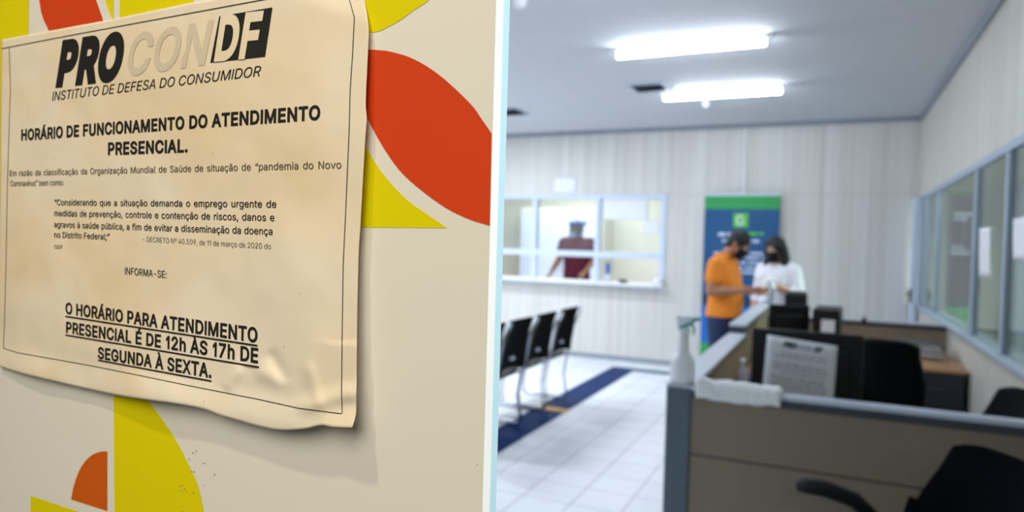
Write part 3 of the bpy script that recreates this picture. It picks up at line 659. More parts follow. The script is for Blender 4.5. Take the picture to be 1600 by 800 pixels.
lb = [poly_at(LFT, 1-j/NV) for j in range(NV+1)]; rb = [poly_at(RGT, 1-j/NV) for j in range(NV+1)]
for j in range(NV+1):
    v = j/NV
    for i in range(NU+1):
        u = i/NU; o = []
        for c in (0, 1):
            o.append((1-v)*bb[i][c]+v*tb[i][c]+(1-u)*lb[j][c]+u*rb[j][c]
                     -((1-u)*(1-v)*bb[0][c]+u*(1-v)*bb[NU][c]+(1-u)*v*tb[0][c]+u*v*tb[NU][c]))
        grid.append(o)
pm = MB()
pv = [from_plane(a, z, lift(a, z)) for a, z in grid]; W_ = NU+1
pm.add(pv, [(j*W_+i, j*W_+i+1, (j+1)*W_+i+1, (j+1)*W_+i) for j in range(NV) for i in range(NU)], 0, True)
def paper_mat():
    m, nt, b = new_mat('aged_paper'); L = nt.links.new
    tc = nt.nodes.new('ShaderNodeTexCoord')
    n = nt.nodes.new('ShaderNodeTexNoise'); n.inputs['Scale'].default_value = 14; n.inputs['Detail'].default_value = 3; L(tc.outputs['Object'], n.inputs['Vector'])
    r = nt.nodes.new('ShaderNodeValToRGB'); r.color_ramp.elements[0].position = .38; r.color_ramp.elements[1].position = .72
    r.color_ramp.elements[0].color = lin((233, 224, 209))+(1,); r.color_ramp.elements[1].color = lin((229, 211, 180))+(1,)
    L(n.outputs[0], r.inputs[0])
    v = nt.nodes.new('ShaderNodeTexVoronoi'); v.inputs['Scale'].default_value = 55; L(tc.outputs['Object'], v.inputs['Vector'])
    s = nt.nodes.new('ShaderNodeMath'); s.operation = 'LESS_THAN'; s.inputs[1].default_value = .045; L(v.outputs['Distance'], s.inputs[0])
    mu = nt.nodes.new('ShaderNodeMath'); mu.operation = 'MULTIPLY'; mu.inputs[1].default_value = .35; L(s.outputs[0], mu.inputs[0])
    mx = nt.nodes.new('ShaderNodeMix'); mx.data_type = 'RGBA'; L(mu.outputs[0], mx.inputs[0]); L(r.outputs[0], mx.inputs[6]); mx.inputs[7].default_value = lin((176, 158, 130))+(1,)
    L(mx.outputs[2], b.inputs['Base Color']); b.inputs['Roughness'].default_value = .75
    n2 = nt.nodes.new('ShaderNodeTexNoise'); n2.inputs['Scale'].default_value = 40; L(tc.outputs['Object'], n2.inputs['Vector'])
    bp = nt.nodes.new('ShaderNodeBump'); bp.inputs['Strength'].default_value = .12; bp.inputs['Distance'].default_value = .004
    L(n2.outputs[0], bp.inputs['Height']); L(bp.outputs[0], b.inputs['Normal'])
    return m
M['aged'] = paper_mat()
notice = pm.build('paper_notice', M['aged'])
sol = notice.modifiers.new('thickness', 'SOLIDIFY'); sol.thickness = .0002; sol.offset = 0
tag(notice, 'wrinkled cream paper notice in Portuguese with opening hours, stuck on the decorated glass door', 'paper notice')
INK = .00035
def on_paper(a, z, e=INK): return from_plane(a, z, lift(a, z)+e)
def stroke(mb, pts, wid, mi=0, n=14, e=INK):
    """thin printed line through pixel points, wid in metres on the sheet"""
    q = [to_plane(*p) for p in pts]; out = []
    for i in range(len(q)-1):
        for k in range(n): t = k/n; out.append((q[i][0]+(q[i+1][0]-q[i][0])*t, q[i][1]+(q[i+1][1]-q[i][1])*t))
    out.append(q[-1]); vs = []
    for i, p in enumerate(out):
        a, b = out[max(0, i-1)], out[min(len(out)-1, i+1)]
        dx, dz = b[0]-a[0], b[1]-a[1]; l = math.hypot(dx, dz); nx, nz = -dz/l*wid/2, dx/l*wid/2
        vs += [on_paper(p[0]+nx, p[1]+nz, e), on_paper(p[0]-nx, p[1]-nz, e)]
    mb.add(vs, [(2*i, 2*i+1, 2*i+3, 2*i+2) for i in range(len(out)-1)], mi)
def line(mb, txt, p0, p1, cap0, cap1, mi=0, offset=0., shear=0., wspace=1., mid=None, e=INK):
    """lettering between two baseline pixels; cap heights in pixels at both ends"""
    vs, fs = text_mesh(txt, offset, shear, 1.0, wspace)
    x0 = min(v[0] for v in vs); x1 = max(v[0] for v in vs)
    a0, z0 = to_plane(*p0); a1, z1 = to_plane(*p1)
    h0 = to_plane(p0[0], p0[1]-cap0)[1]-z0; h1 = to_plane(p1[0], p1[1]-cap1)[1]-z1
    bow = 0 if mid is None else to_plane(*mid)[1]-(z0+z1)/2
    out = []
    for x, y in vs:
        t = (x-x0)/(x1-x0)
        out.append(on_paper(a0+(a1-a0)*t, z0+(z1-z0)*t+bow*4*t*(1-t)+y/CAPH*(h0+(h1-h0)*t), e))
    mb.add(out, fs, mi)
tx = MB()
line(tx, 'INSTITUTO DE DEFESA DO CONSUMIDOR', (81, 157.5), (407.5, 118.5), 14, 16, 0, .0, .22)
B = .030
line(tx, 'HORÁRIO DE FUNCIONAMENTO DO ATENDIMENTO', (33, 219), (500, 186), 16, 21, 0, B)
line(tx, 'PRESENCIAL.', (168.5, 241.5), (293, 237), 18, 19, 0, B)
line(tx, 'Em razão da classificação da Organização Mundial de Saúde de situação de “pandemia do Novo', (15, 275), (533, 263), 8.6, 12, 1, .004, 0, 1.5)
line(tx, 'Coronavírus” bem como:', (16, 291), (99, 289.5), 8.6, 9, 1, .004)
line(tx, '“Considerando que a situação demanda o emprego urgente de', (85, 320.5), (431.5, 324.5), 9, 11.5, 0, .008, 0, 1.5)
line(tx, 'medidas de prevenção, controle e contenção de riscos, danos e', (84.7, 337.5), (428.5, 345.5), 9, 11.5, 0, .008, 0, 1.3)
line(tx, 'agravos à saúde pública, a fim de evitar a disseminação da doença', (84.5, 355), (425.5, 367), 9, 11.5, 0, .008, 0, 1.2)
line(tx, 'no Distrito Federal;”', (84.7, 371), (171, 374.6), 9, 9.5, 0, .008)
line(tx, '- DECRETO Nº 40.509, de 11 de março de 2020 do', (223, 377.5), (423, 389.5), 8, 9, 1, -.004)
line(tx, 'GDF', (84.7, 388.5), (97.6, 389), 6, 6, 1, .0)
line(tx, 'INFORMA-SE:', (195, 428.5), (260, 434.5), 11, 11, 0, .004)
B2 = .026
line(tx, 'O HORÁRIO PARA ATENDIMENTO', (102, 489.5), (402, 535), 16.5, 22, 0, B2)
line(tx, 'PRESENCIAL É DE 12h ÀS 17h DE', (103, 519.5), (403, 567), 16.5, 22, 0, B2)
line(tx, 'SEGUNDA À SEXTA.', (152.6, 559.5), (330, 590), 17, 21, 0, B2)
for p in (((102, 494.3), (402, 540.2)), ((102, 523.5), (404.5, 573.8)), ((153, 562.8), (330, 595.6))):
    stroke(tx, p, .00095, 0)
tx.build('lettering', [M['ink'], mat('worn_ink', (88, 80, 70), .7)], notice)
bd = MB()
Lw = .00045
BLs = [(14, 73.5), (16, 140), (14, 200), (11, 300), (9, 420), (6.5, 510), (5, 544)]
stroke(bd, BLs, Lw)
stroke(bd, [(2, 76), (100, 57), (200, 38.5), (300, 20), (400, 1.5), (545, -26)], Lw)
stroke(bd, [(545, -26), (546, 0), (553.5, 27), (551, 80), (547, 140), (545.5, 200), (540, 330), (536, 415), (534.5, 520), (533.5, 610), (534.5, 646)], Lw)
stroke(bd, [(5, 544), (27, 551), (137.5, 570.5), (220, 587), (300, 603.5), (404, 624), (467, 638), (533.5, 646.5)], Lw)
bd.build('border_line', M['ink'], notice)
lg = MB()
line(lg, 'PRO', (86.5, 131), (193, 119), 60, 64, 0, .055, .28, 1)
line(lg, 'CON', (199, 117), (333, 97), 60, 64, 1, .020, .28, 1)
def quad(mb, c, mi, n=14, e=INK):
    q = [to_plane(*p) for p in c]; vs = []
    for j in range(n+1):
        for i in range(n+1):
            u, v = i/n, j/n; o = []
            for k in (0, 1): o.append((1-u)*(1-v)*q[0][k]+u*(1-v)*q[1][k]+u*v*q[2][k]+(1-u)*v*q[3][k])
            vs.append(on_paper(o[0], o[1], e))
    mb.add(vs, [(j*(n+1)+i, j*(n+1)+i+1, (j+1)*(n+1)+i+1, (j+1)*(n+1)+i) for j in range(n) for i in range(n)], mi)
quad(lg, [(328.5, 98), (414, 88.5), (425.5, 11.5), (342.5, 25.5)], 0)
line(lg, 'DF', (334, 92.5), (411, 85), 63, 64, 2, .035, .24, 1, e=INK+.0003)
def halftone():
    m, nt, b = new_mat('halftone_ink'); L = nt.links.new
    tc = nt.nodes.new('ShaderNodeTexCoord'); w_ = nt.nodes.new('ShaderNodeTexWave'); w_.inputs['Scale'].default_value = 480
    w_.bands_direction = 'DIAGONAL'; L(tc.outputs['Object'], w_.inputs['Vector'])
    r = nt.nodes.new('ShaderNodeValToRGB'); r.color_ramp.elements[0].color = lin((190, 179, 160))+(1,); r.color_ramp.elements[1].color = lin((224, 213, 193))+(1,)
    L(w_.outputs[0], r.inputs[0]); L(r.outputs[0], b.inputs['Base Color']); b.inputs['Roughness'].default_value = .75
    return m
lg.build('logo', [M['ink'], halftone(), M['aged']], notice)

# ------------------------------------------------------------------ ceiling things
def tube_light(x0, x1, y, label, name='tube_light'):
    c = (x0+x1)/2; h = (x1-x0)/2
    t = thing(name, (c, y, H), label, 'ceiling lamp', 'ceiling tube lamps')
    MB().box((-h-.03, -.03, -.03), (h+.03, .03, 0)).build('housing', M['white'], t, bevel=.006)
    for s in (-1, 1): MB().box((s*h-.012, -.02, -.078), (s*h+.012, .02, -.03)).build('socket', M['white'], t, bevel=.004)
    MB().tube([(-h+.012, 0, -.058), (-h+.02, 0, -.058), (h-.02, 0, -.058), (h-.012, 0, -.058)], [.014, .0165, .0165, .014], 14).build('tube', M['glow'], t)
tube_light(-1.53, -.45, 5.09, 'glowing white tube lamp on the ceiling, upper and longer of the two in view')
tube_light(-1.53, -.45, 6.70, 'glowing white tube lamp on the ceiling, shorter one beside the round smoke detector')
tube_light(-1.53, -.45, 3.45, 'white tube lamp on the ceiling just above the top edge of the view')
def vent(x, y, w_, label):
    t = thing('air_vent', (x, y, H), label, 'air vent', 'ceiling air vents')
    f = MB(); a = w_/2
    for p, q in (((-a, -a), (a, -a+.03)), ((-a, a-.03), (a, a)), ((-a, -a+.03), (-a+.03, a-.03)), ((a-.03, -a+.03), (a, a-.03))):
        f.box((p[0], p[1], -.012), (q[0], q[1], 0))
    f.build('frame', M['alu_grey'], t)
    MB().box((-a+.03, -a+.03, -.003), (a-.03, a-.03, 0)).build('backing', M['dark_grey'], t)
    s = MB()
    for k in range(7):
        yy = -a+.045+k*(w_-.09)/6
        s.box((-a+.03, yy-.012, -.010), (a-.03, yy+.012, -.006), 0, Matrix.Rotation(.5, 3, 'X'))
    s.build('slats', M['dark_grey'], t)
vent(-3.42, 7.15, .42, 'square dark air vent on the ceiling next to the door edge')
vent(-1.60, 6.42, .34, 'square dark air vent on the ceiling near the lower tube lamp')
def detector(x, y, r, label):
    t = thing('smoke_detector', (x, y, H), label, 'smoke detector', 'ceiling detectors')
    MB().lathe([(r, 0), (r, -.015), (r*.92, -.02)], n=24).build('base', M['white'], t)
    MB().lathe([(r*.8, -.02), (r*.8, -.038), (r*.6, -.052), (r*.2, -.056)], n=24).build('sensor_head', M['white'], t)
detector(-1.40, 6.42, .058, 'round white smoke detector on the ceiling beside the dark vent')
detector(-1.22, 7.25, .04, 'small round white sprinkler cap on the ceiling below the shorter tube lamp')
detector(-1.78, 3.85, .05, 'round white detector on the ceiling at the top edge near the glass door')

# ------------------------------------------------------------------ back wall: counter, papers, banner
c = MB().box((-5.0, YB-.16, .975), (-1.885, YB+.30, 1.005)).build('counter_shelf', M['white'], bevel=.005)
tag(c, 'long white counter shelf under the service window on the back wall', 'counter')
MB().box((-5.0, YB-.155, .955), (-1.89, YB-.135, .975)).build('edge_strip', M['cornice'], c)
def flat_paper(name, pts, th, label, m=M['paper'], cat='paper', group=None, parent=None):
    """pts: four corners (bl, br, tr, tl) in the world; a thin slightly waved sheet"""
    q = [Vector(p) for p in pts]; n = (q[1]-q[0]).cross(q[3]-q[0]).normalized()
    def fn(u, v):
        p = q[0]*(1-u)*(1-v)+q[1]*u*(1-v)+q[2]*u*v+q[3]*(1-u)*v
        return p+n*.0012*math.sin(u*7+v*4), n
    o = MB().sheet(fn, 10, 8, th).build(name, m, parent)
    return tag(o, label, cat, group) if label else o
def wall_paper(name, x0, y0, x1, y1, Y, label, **k):
    a = atY(x0, y0, Y); b = atY(x1, y1, Y)
    return flat_paper(name, [(a.x, Y, b.z), (b.x, Y, b.z), (b.x, Y, a.z), (a.x, Y, a.z)], .001, label, **k)
wall_paper('paper_sheet', 866, 277, 900, 301, YB-.006, 'white paper sheet stuck on the back wall above the service window')
wall_paper('paper_sheet', 941, 313, 1012, 344, YB+.022, 'wide white paper taped inside the top of the right service window pane', group='papers on the service window')
wall_paper('paper_sheet', 1005, 345, 1028, 366, YB+.022, 'small white paper taped low at the right of the service window pane', group='papers on the service window')
# conduit above banner
t = MB().box((-.998, YB-.022, 2.16), (-.972, YB, H-.05)).box((-1.012, YB-.03, 2.13), (-.958, YB, 2.18)).build('cable_trunking', M['white'], bevel=.003)
tag(t, 'thin white vertical cable trunking on the back wall above the blue banner', 'cable trunking')
# banner
BX0, BX1, BY, BZ0, BZ1 = -1.412, -.562, 8.58, .05, 2.125
bn = thing('banner_stand', ((BX0+BX1)/2, BY, 0), 'tall blue roll-up banner with green top band standing before the back wall', 'banner')
bw = (BX1-BX0)/2
b = MB()
for z0, z1, mi in ((BZ0+.02, .34, 3), (.34, .80, 2), (.80, .93, 1), (.93, 1.96, 0), (1.96, BZ1, 3)):
    b.box((-bw, -.003, z0), (bw, .003, z1), mi)
b.build('banner_sheet', [M['banner_blue'], M['banner_dark'], M['banner_bright'], M['banner_green']], bn)
MB().box((-bw, -.06, 0), (bw, .06, .07)).build('base', M['alu'], bn, bevel=.012)
MB().box((-bw, -.012, BZ1-.01), (bw, .012, BZ1+.015)).build('top_rail', M['alu'], bn, bevel=.004)
MB().tube([(0, .04, .07), (0, .03, 1.2), (0, .012, BZ1)], .01).build('support_pole', M['alu'], bn)
lgm = MB()
lx, lz = 1157.5, 344
cc = atY(lx, lz, BY-.004); cx, cz = cc.x-(BX0+BX1)/2, cc.z
lgm.box((cx-.085, -.006, cz-.085), (cx+.085, -.0032, cz+.085), 0)
ring = [(cx+.045*math.cos(a), -.009, cz+.052*math.sin(a)) for a in [math.radians(50+i*14) for i in range(21)]]
lgm.tube(ring, .011, 8, 1); lgm.box((cx+.002, -.014, cz-.012), (cx+.046, -.006, cz+.010), 1)
lgm.build('logo', [M['lime'], M['white']], bn)
rnd = random.Random(3)
def bars(x0, y0, x1, y1, mi=0, hh=.03):
    a = atY(x0, y0, BY-.004); q = atY(x1, y1, BY-.004); x = a.x
    bt = MB()
    while x < q.x-.02:
        l = min(rnd.uniform(.06, .16), q.x-x); z = a.z+(q.z-a.z)*(x-a.x)/(q.x-a.x)
        bt.box((x-(BX0+BX1)/2, -.0052, z-hh/2), (x+l-(BX0+BX1)/2, -.0032, z+hh/2), mi); x += l+.022
    bt.build('text_line', [M['banner_text'], M['lime']], bn)
bars(1122, 366, 1160, 366, 0, .045); bars(1166, 365, 1193, 365, 1, .035)
bars(1128, 376, 1188, 377, 0, .03)
for y in (395, 402, 410, 418, 425): bars(1113 + (y % 3), y, 1200, y+1, 0, .026)
bars(1113, 512, 1134, 513, 0, .022)


# things on the counter
g = atY(943, 436, YB-.02)
s = thing('sanitizer_bottle', (g.x, YB+.16, 1.005), 'white bottle with tall blue pump standing on the service counter', 'bottle')
MB().lathe([(.045, 0), (.05, .01), (.05, .07), (.03, .095), (.018, .10)], n=20).build('body', M['white'], s)
MB().lathe([(.026, .10), (.026, .235), (.02, .24)], n=16).box((-.012, -.06, .225), (.012, .0, .245)).build('pump', M['blue_plastic'], s)
g = atY(973.5, 436, YB+.02)
s = thing('stapler', (g.x, YB+.03, 1.005), 'small black stapler lying on the service counter', 'stapler', rz=.2)
MB().box((-.055, -.018, 0), (.055, .018, .014)).build('base', M['black'], s, bevel=.005)
MB().box((-.06, -.016, .02), (.05, .016, .045), 0, Matrix.Rotation(.08, 3, 'Y')).box((.03, -.014, .012), (.05, .014, .03)).build('arm', M['black'], s, bevel=.008)
g = atY(1029, 438, YB-.05)
s = thing('paper_roll', (g.x, YB-.05, 1.005), 'white roll of paper at the right end of the service counter', 'paper roll')
MB().lathe([(.016, 0), (.062, 0), (.062, .085), (.016, .085), (.016, 0)], n=28).build('roll', M['paper'], s)

# office interior behind the counter
s = thing('filing_cabinet', (-4.2, 11.3, 0), 'tall pale cabinet with two doors in the office behind the counter', 'cabinet')
MB().box((-.75, -.28, 0), (.75, .28, 2.1)).build('body', M['office'], s, bevel=.006)
for k in (-1, 1):
    dd = MB().box((k*.37-.36, -.30, .08), (k*.37+.36, -.28, 2.05)).build('door', M['alu'], s, bevel=.004)
    MB().tube([(k*.05, -.30, 1.0), (k*.05, -.335, 1.02), (k*.05, -.335, 1.18), (k*.05, -.30, 1.2)], .006).build('handle', M['chrome'], dd)
s = thing('air_conditioner', (-2.6, 11.45, 2.35), 'white wall air conditioner in the office behind the counter', 'air conditioner')
MB().box((-.45, -.10, 0), (.45, .14, .28)).build('body', M['white'], s, bevel=.03)
MB().box((-.40, -.105, .03), (.40, -.098, .055)).build('louvre', M['dark_grey'], s)

# ------------------------------------------------------------------ waiting chairs
def waiting_chair():
    t = thing('waiting_chair', (0, 0, 0), '', 'chair', 'black waiting chairs in a row')
    # local: faces -x, backrest at x = 0 (towards the blue stripe)
    def back(u, v):
        z = .50+.39*v; y = (u-.5)*(.465-.03*v)
        x = .02+.10*v**1.6 - .05*(1-(2*u-1)**2)+.012*math.cos(v*3)
        return (x, y, z-.012*(2*u-1)**2*(-1 if v > .5 else 1)), (1, 0, -.2)
    bk = MB().sheet(back, 14, 12, .016).build('backrest', M['black_fabric'], t)
    MB().box((-.008, -.03, -.012), (.008, .03, .012)).build('badge', M['alu_grey'], bk, loc=(.03, 0, .585))
    def seat(u, v):
        x = -.47+.45*u; y = (v-.5)*.44
        return (x, y, .445-.02*math.sin(math.pi*u)+.02*(2*v-1)**2-.03*max(0, .12-u)/.12), (0, 0, 1)
    MB().sheet(seat, 12, 10, .02).build('seat', M['black'], t)
    for s in (-1, 1):
        y = s*.242
        MB().tube([(.13, y, .89), (.06, y, .72), (.02, y, .5), (.0, y, .44), (-.03, y, .25), (-.0, y, .05), (-.02, y, .014), (-.05, y, .011), (-.40, y, .011), (-.44, y, .02), (-.45, y, .06), (-.42, y, .42), (-.38, y, .435), (-.02, y, .435)], .0095, 10).build('leg_frame', M['chrome'], t)
    for xx in (-.36, -.06): MB().tube([(xx, -.242, .42), (xx, .242, .42)], .009).build('crossbar', M['chrome'], t)
    return t
wc = waiting_chair()
names = ['second black waiting chair from the back wall end of the row', 'third black waiting chair counting from the back wall end of the row',
         'black waiting chair cut off by the glass door edge, fourth of the row']
for i, (x, y) in enumerate(((-2.27, 5.99), (-2.27, 5.42), (-2.27, 4.90), (-2.27, 4.38))):
    o = wc if i == 0 else copy_tree(wc)
    o.location = (x, y, 0)
    o['label'] = 'black waiting chair with chrome legs at the far right end of its row' if i == 0 else names[i-1]
tp = MB().box((-2.392, 5.73, 0), (-2.088, 5.86, .0012)).build('floor_patch', M['patch_yellow'])  # thin mottled yellow and orange rectangle across the stripe
tag(tp, 'mottled yellow and orange patch across the blue floor stripe', 'floor tape')

# ------------------------------------------------------------------ workstation partitions
PH = .955
def partition(name, p0, p1, h, label, joints=(), thick=.055, post0=False, side_dark=True):
    """runs from p0 to p1 (world xy)"""
    p0 = Vector((*p0, 0)); p1 = Vector((*p1, 0)); d = p1-p0; L = d.length
    t = thing(name, p0, label, 'partition', 'grey and tan office partitions', math.atan2(d.y, d.x))
    a = .0 if not post0 else .095
    edges = [.03]+list(joints)+[h-.045]
    for z0, z1 in zip(edges[:-1], edges[1:]):
        MB().box((a, -thick/2+.006, z0+.003), (L, thick/2-.006, z1-.003)).build('panel', M['partition'], t, bevel=.003)
    MB().box((a, -thick/2+.012, 0), (L, thick/2-.012, h-.045)).build('core', M['cap_dark'], t)
    MB().box((a, -thick/2-.002, h-.045), (L, thick/2+.002, h-.018)).build('dark_trim', M['cap_dark'], t)
    MB().box((a, -thick/2-.004, h-.018), (L, thick/2+.004, h)).build('top_cap', M['cap'], t, bevel=.004)
    if post0:
        MB().box((0, -thick/2-.004, 0), (a, thick/2+.004, h-.012)).build('post', M['post'], t, bevel=.004)
    return t
# near partition (faces the camera)
near = partition('office_partition', (-.577, 2.775), (.825, 2.775), PH, 'nearest tan office partition with slate corner post and grey cap, carrying the white towel', (.685,), post0=True)
MB().box((-.002, -.034, PH-.012), (.099, .034, PH)).build('post_cap', M['cap'], near, bevel=.003)
left = partition('office_partition', (-.527, 2.812), (-.527, 4.60), PH, 'tan office partition running back from the spray bottle, lower front length', (.685,), thick=.10)
left2 = partition('office_partition', (-.527, 4.605), (-.527, 6.85), 1.015, 'taller office partition length beside the man in orange', (.74,), thick=.10)
far = partition('office_partition', (-.47, 6.22), (.825, 6.22), PH, 'far tan office partition with dark cap in front of the corner door', (.685,))

# long desk inside along the left partition
s = thing('desk', (-.13, 4.7, 0), 'long office desk behind the near partition carrying the computers', 'desk')
MB().box((-.34, -1.55, .715), (.262, 1.45, .74)).build('desktop', M['desk_wood'], s, bevel=.004)
for y in (-1.45, 0, 1.4):
    MB().box((-.32, y-.015, 0), (.22, y+.015, .715)).build('leg', M['desk_dark'], s)
MB().box((-.335, -1.5, .25), (-.32, 1.45, .70)).build('modesty_panel', M['desk_dark'], s)

# spray bottle on the corner
s = thing('spray_bottle', (-.524, 2.79, PH), 'clear spray bottle with white trigger and teal ring on the partition corner post', 'spray bottle', rz=.05)
M['clear_plastic'] = mat('frosted_plastic', (246, 248, 253), .25, noise_amt=.02)
M['clear_plastic'].node_tree.nodes['Principled BSDF'].inputs['Transmission Weight'].default_value = .15
MB().lathe([(.040, 0), (.047, .005), (.0485, .03), (.0485, .075), (.046, .092), (.038, .107), (.028, .117), (.0235, .128), (.022, .15), (.021, .198)], n=28).build('body', M['clear_plastic'], s)
MB().lathe([(.023, .196), (.0245, .198), (.0235, .216), (.019, .222)], n=20).build('collar', M['white'], s)
hd = MB()
def rr(z, x0, x1, hy): return [Vector((x, y, z)) for x, y in ((x0, -hy), (x1, -hy), (x1, hy), (x0, hy))]
hd.loft([rr(.218, -.020, .018, .016), rr(.236, -.026, .026, .018), rr(.252, -.030, .034, .018), rr(.264, -.030, .036, .017), rr(.270, -.026, .030, .013)])
hd.build('spray_head', M['white'], s, bevel=.003)
tg = MB().tube([(.030, 0, .254), (.062, 0, .258)], [.009, .007], 10).tube([(.024, 0, .240), (.036, 0, .226), (.039, 0, .208), (.034, 0, .196)], [.005, .0055, .005, .004], 8)
tg.tube([(-.020, -.018, .222), (.0, -.0215, .226), (.024, -.019, .240), (.042, -.009, .252)], .0055, 8).build('trigger', M['teal'], s)
# folded towel draped over the cap
tw = MB()
x0, x1 = -.462, -.150
prof = [(-.036, PH-.046), (-.048, PH-.043), (-.056, PH-.028), (-.058, PH-.006), (-.050, PH+.014), (-.030, PH+.025), (.0, PH+.028), (.030, PH+.024), (.044, PH+.008), (.044, PH-.02), (.038, PH-.04)]
prof_in = [(.0335, PH-.04), (.0335, PH-.01), (.0335, PH+.0015), (.0, PH+.0015), (-.0335, PH+.0015), (-.0335, PH-.01), (-.034, PH-.046)]
rings = []
for i in range(41):
    u = i/40; x = x0+(x1-x0)*u; end = 1-.35*max(0, abs(2*u-1)-.9)/.1
    w1_ = .011*noise.noise(Vector((u*7, 1.2, 0))); w2_ = .010*noise.noise(Vector((u*5, 5, 0)))
    rg = []
    for k, (y, z) in enumerate(prof):
        f = noise.noise(Vector((u*9, k*.7, 3)))*.012
        dz = w1_ if z > PH else w2_*1.2
        rg.append(Vector((x+.016*noise.noise(Vector((k*.9, u*3, 8)))+(.0025*k if u > .9 else 0)*0, y-(abs(f) if y < 0 else -abs(f)), PH+.0016+max(0, (z-PH)*end+dz) if z > PH else z+dz)))
    for y, z in prof_in: rg.append(Vector((x, y, z)))
    rings.append(rg)
tw.loft(rings)
tw.v = [v-Vector((-.285, 2.775, PH)) + Vector((0, 0, 0)) if False else Vector((v.x, v.y+2.775, v.z)) for v in tw.v]
tag(tw.build('towel', M['cotton'], sub=1), 'folded white towel draped over the near partition cap beside the spray bottle', 'towel')

# monitors
def monitor(loc, rz, w_, h_, label, zc, tilt=0.0):
    """local: screen faces +y, its back faces -y"""
    t = thing('computer_monitor', loc, label, 'monitor', 'office monitors', rz)
    z0 = zc
    MB().box((-w_/2, -.012, z0), (w_/2, .018, z0+h_)).build('shell', M['black'], t, bevel=.008)
    MB().box((-w_/2+.05, -.036, z0+.06), (w_/2-.05, -.010, z0+h_-.07)).build('rear_bulge', M['black'], t, bevel=.014)
    MB().box((-w_/2+.015, .0175, z0+.02), (w_/2-.015, .0195, z0+h_-.015)).build('screen', mat('screen_dark', (8, 9, 12), .12), t)
    MB().box((-.035, -.034, .012), (.035, -.013, z0+.075)).build('neck', M['black'], t, bevel=.006)
    MB().box((-.12, -.14, 0), (.12, .08, .014)).build('base', M['black'], t, bevel=.006)
    return t
monitor((-.088, 3.32, .74), math.radians(0.5), .455, .33, 'black monitor seen from behind just past the near partition, printed paper on its back', .068)
mY = 3.32-.037
pts = [atY(1191, 612, mY-.006), atY(1302, 630, mY-.006), atY(1309, 541, mY-.004), atY(1199, 523, mY-.004)]
pp = flat_paper('printed_page', pts, .0008, 'white printed page with a faint logo taped to the back of the near monitor', cat='paper')
tx = MB()
def on_page(u, v): return pts[0]*(1-u)*(1-v)+pts[1]*u*(1-v)+pts[2]*u*v+pts[3]*(1-u)*v + Vector((0, -.0028, 0))
def page_line(txt, u0, u1, v, hh, mi, off=0, shear=0):
    vs, fs = text_mesh(txt, off, shear); a = min(p[0] for p in vs); b = max(p[0] for p in vs)
    tx.add([on_page(u0+(u1-u0)*(x-a)/(b-a), v+y/CAPH*hh) for x, y in vs], fs, mi)
page_line('PRO', .24, .44, .84, .09, 0, .055, .28); page_line('CON', .45, .66, .84, .09, 1, .02, .28); page_line('DF', .68, .80, .84, .09, 0, .05, .28)
tx.build('logo', [M['ink'], M['page_ink']], pp)
tx = MB()
rnd = random.Random(5)
for v in (.72, .66, .55, .50, .45, .38, .30, .25, .19, .13):
    u = .12+(.1 if v in (.72, .38) else 0)
    while u < .86:
        l = rnd.uniform(.03, .1); q = [on_page(u, v), on_page(min(.9, u+l), v), on_page(min(.9, u+l), v+.022), on_page(u, v+.022)]
        tx.add(q, [(0, 1, 2, 3)], 1); u += l+.018
tx.build('text_lines', [M['ink'], M['page_ink']], pp)
# second monitor and tower further down the desk
monitor((-.262, 5.36, .74), math.radians(18), .28, .285, 'black monitor seen from behind standing left of the computer tower with white label', .075)
s = thing('computer_tower', (-.015, 5.27, .74), 'black computer tower with a white label on the long desk', 'computer', rz=-.06)
MB().box((-.085, -.09, 0), (.085, .33, .352)).build('case', M['black'], s, bevel=.008)
MB().box((-.028, -.092, .20), (.058, -.0895, .285)).build('label', M['paper'], s, bevel=.0008)
MB().box((-.07, -.093, .03), (-.045, -.0895, .17)).build('port_panel', M['dark_grey'], s)
# cabinet with printer behind the far partition
s = thing('low_cabinet', (-.27, 6.62, 0), 'low grey cabinet hidden behind the far partition under the black printer', 'cabinet')
MB().box((-.18, -.18, 0), (.18, .18, .86)).build('body', M['cap'], s, bevel=.004)
MB().box((-.17, -.195, .05), (.17, -.18, .84)).build('door', M['alu'], s, bevel=.003)
s = thing('printer', (-.275, 6.62, .86), 'small black printer in front of the woman in white', 'printer')
MB().box((-.085, -.13, 0), (.095, .15, .25)).build('body', M['black'], s, bevel=.015)
MB().box((-.07, -.19, .05), (.08, -.13, .062)).build('paper_tray', M['dark_grey'], s, bevel=.003)
MB().box((-.075, -.08, .25), (.085, .10, .268)).build('lid', M['dark_grey'], s, bevel=.006)
# acrylic shield on the taller partition
s = thing('acrylic_shield', (-.490, 6.62, 1.015), 'small clear acrylic shield standing on the partition cap before the woman', 'shield')
MB().box((-.004, -.10, .0), (.004, .20, .19)).build('pane', M['acrylic'], s)
MB().box((-.02, -.115, 0), (.02, -.10, .20)).build('edge_profile', M['alu'], s, bevel=.003)
MB().box((-.02, .20, 0), (.02, .21, .20)).build('edge_profile', M['alu'], s, bevel=.003)
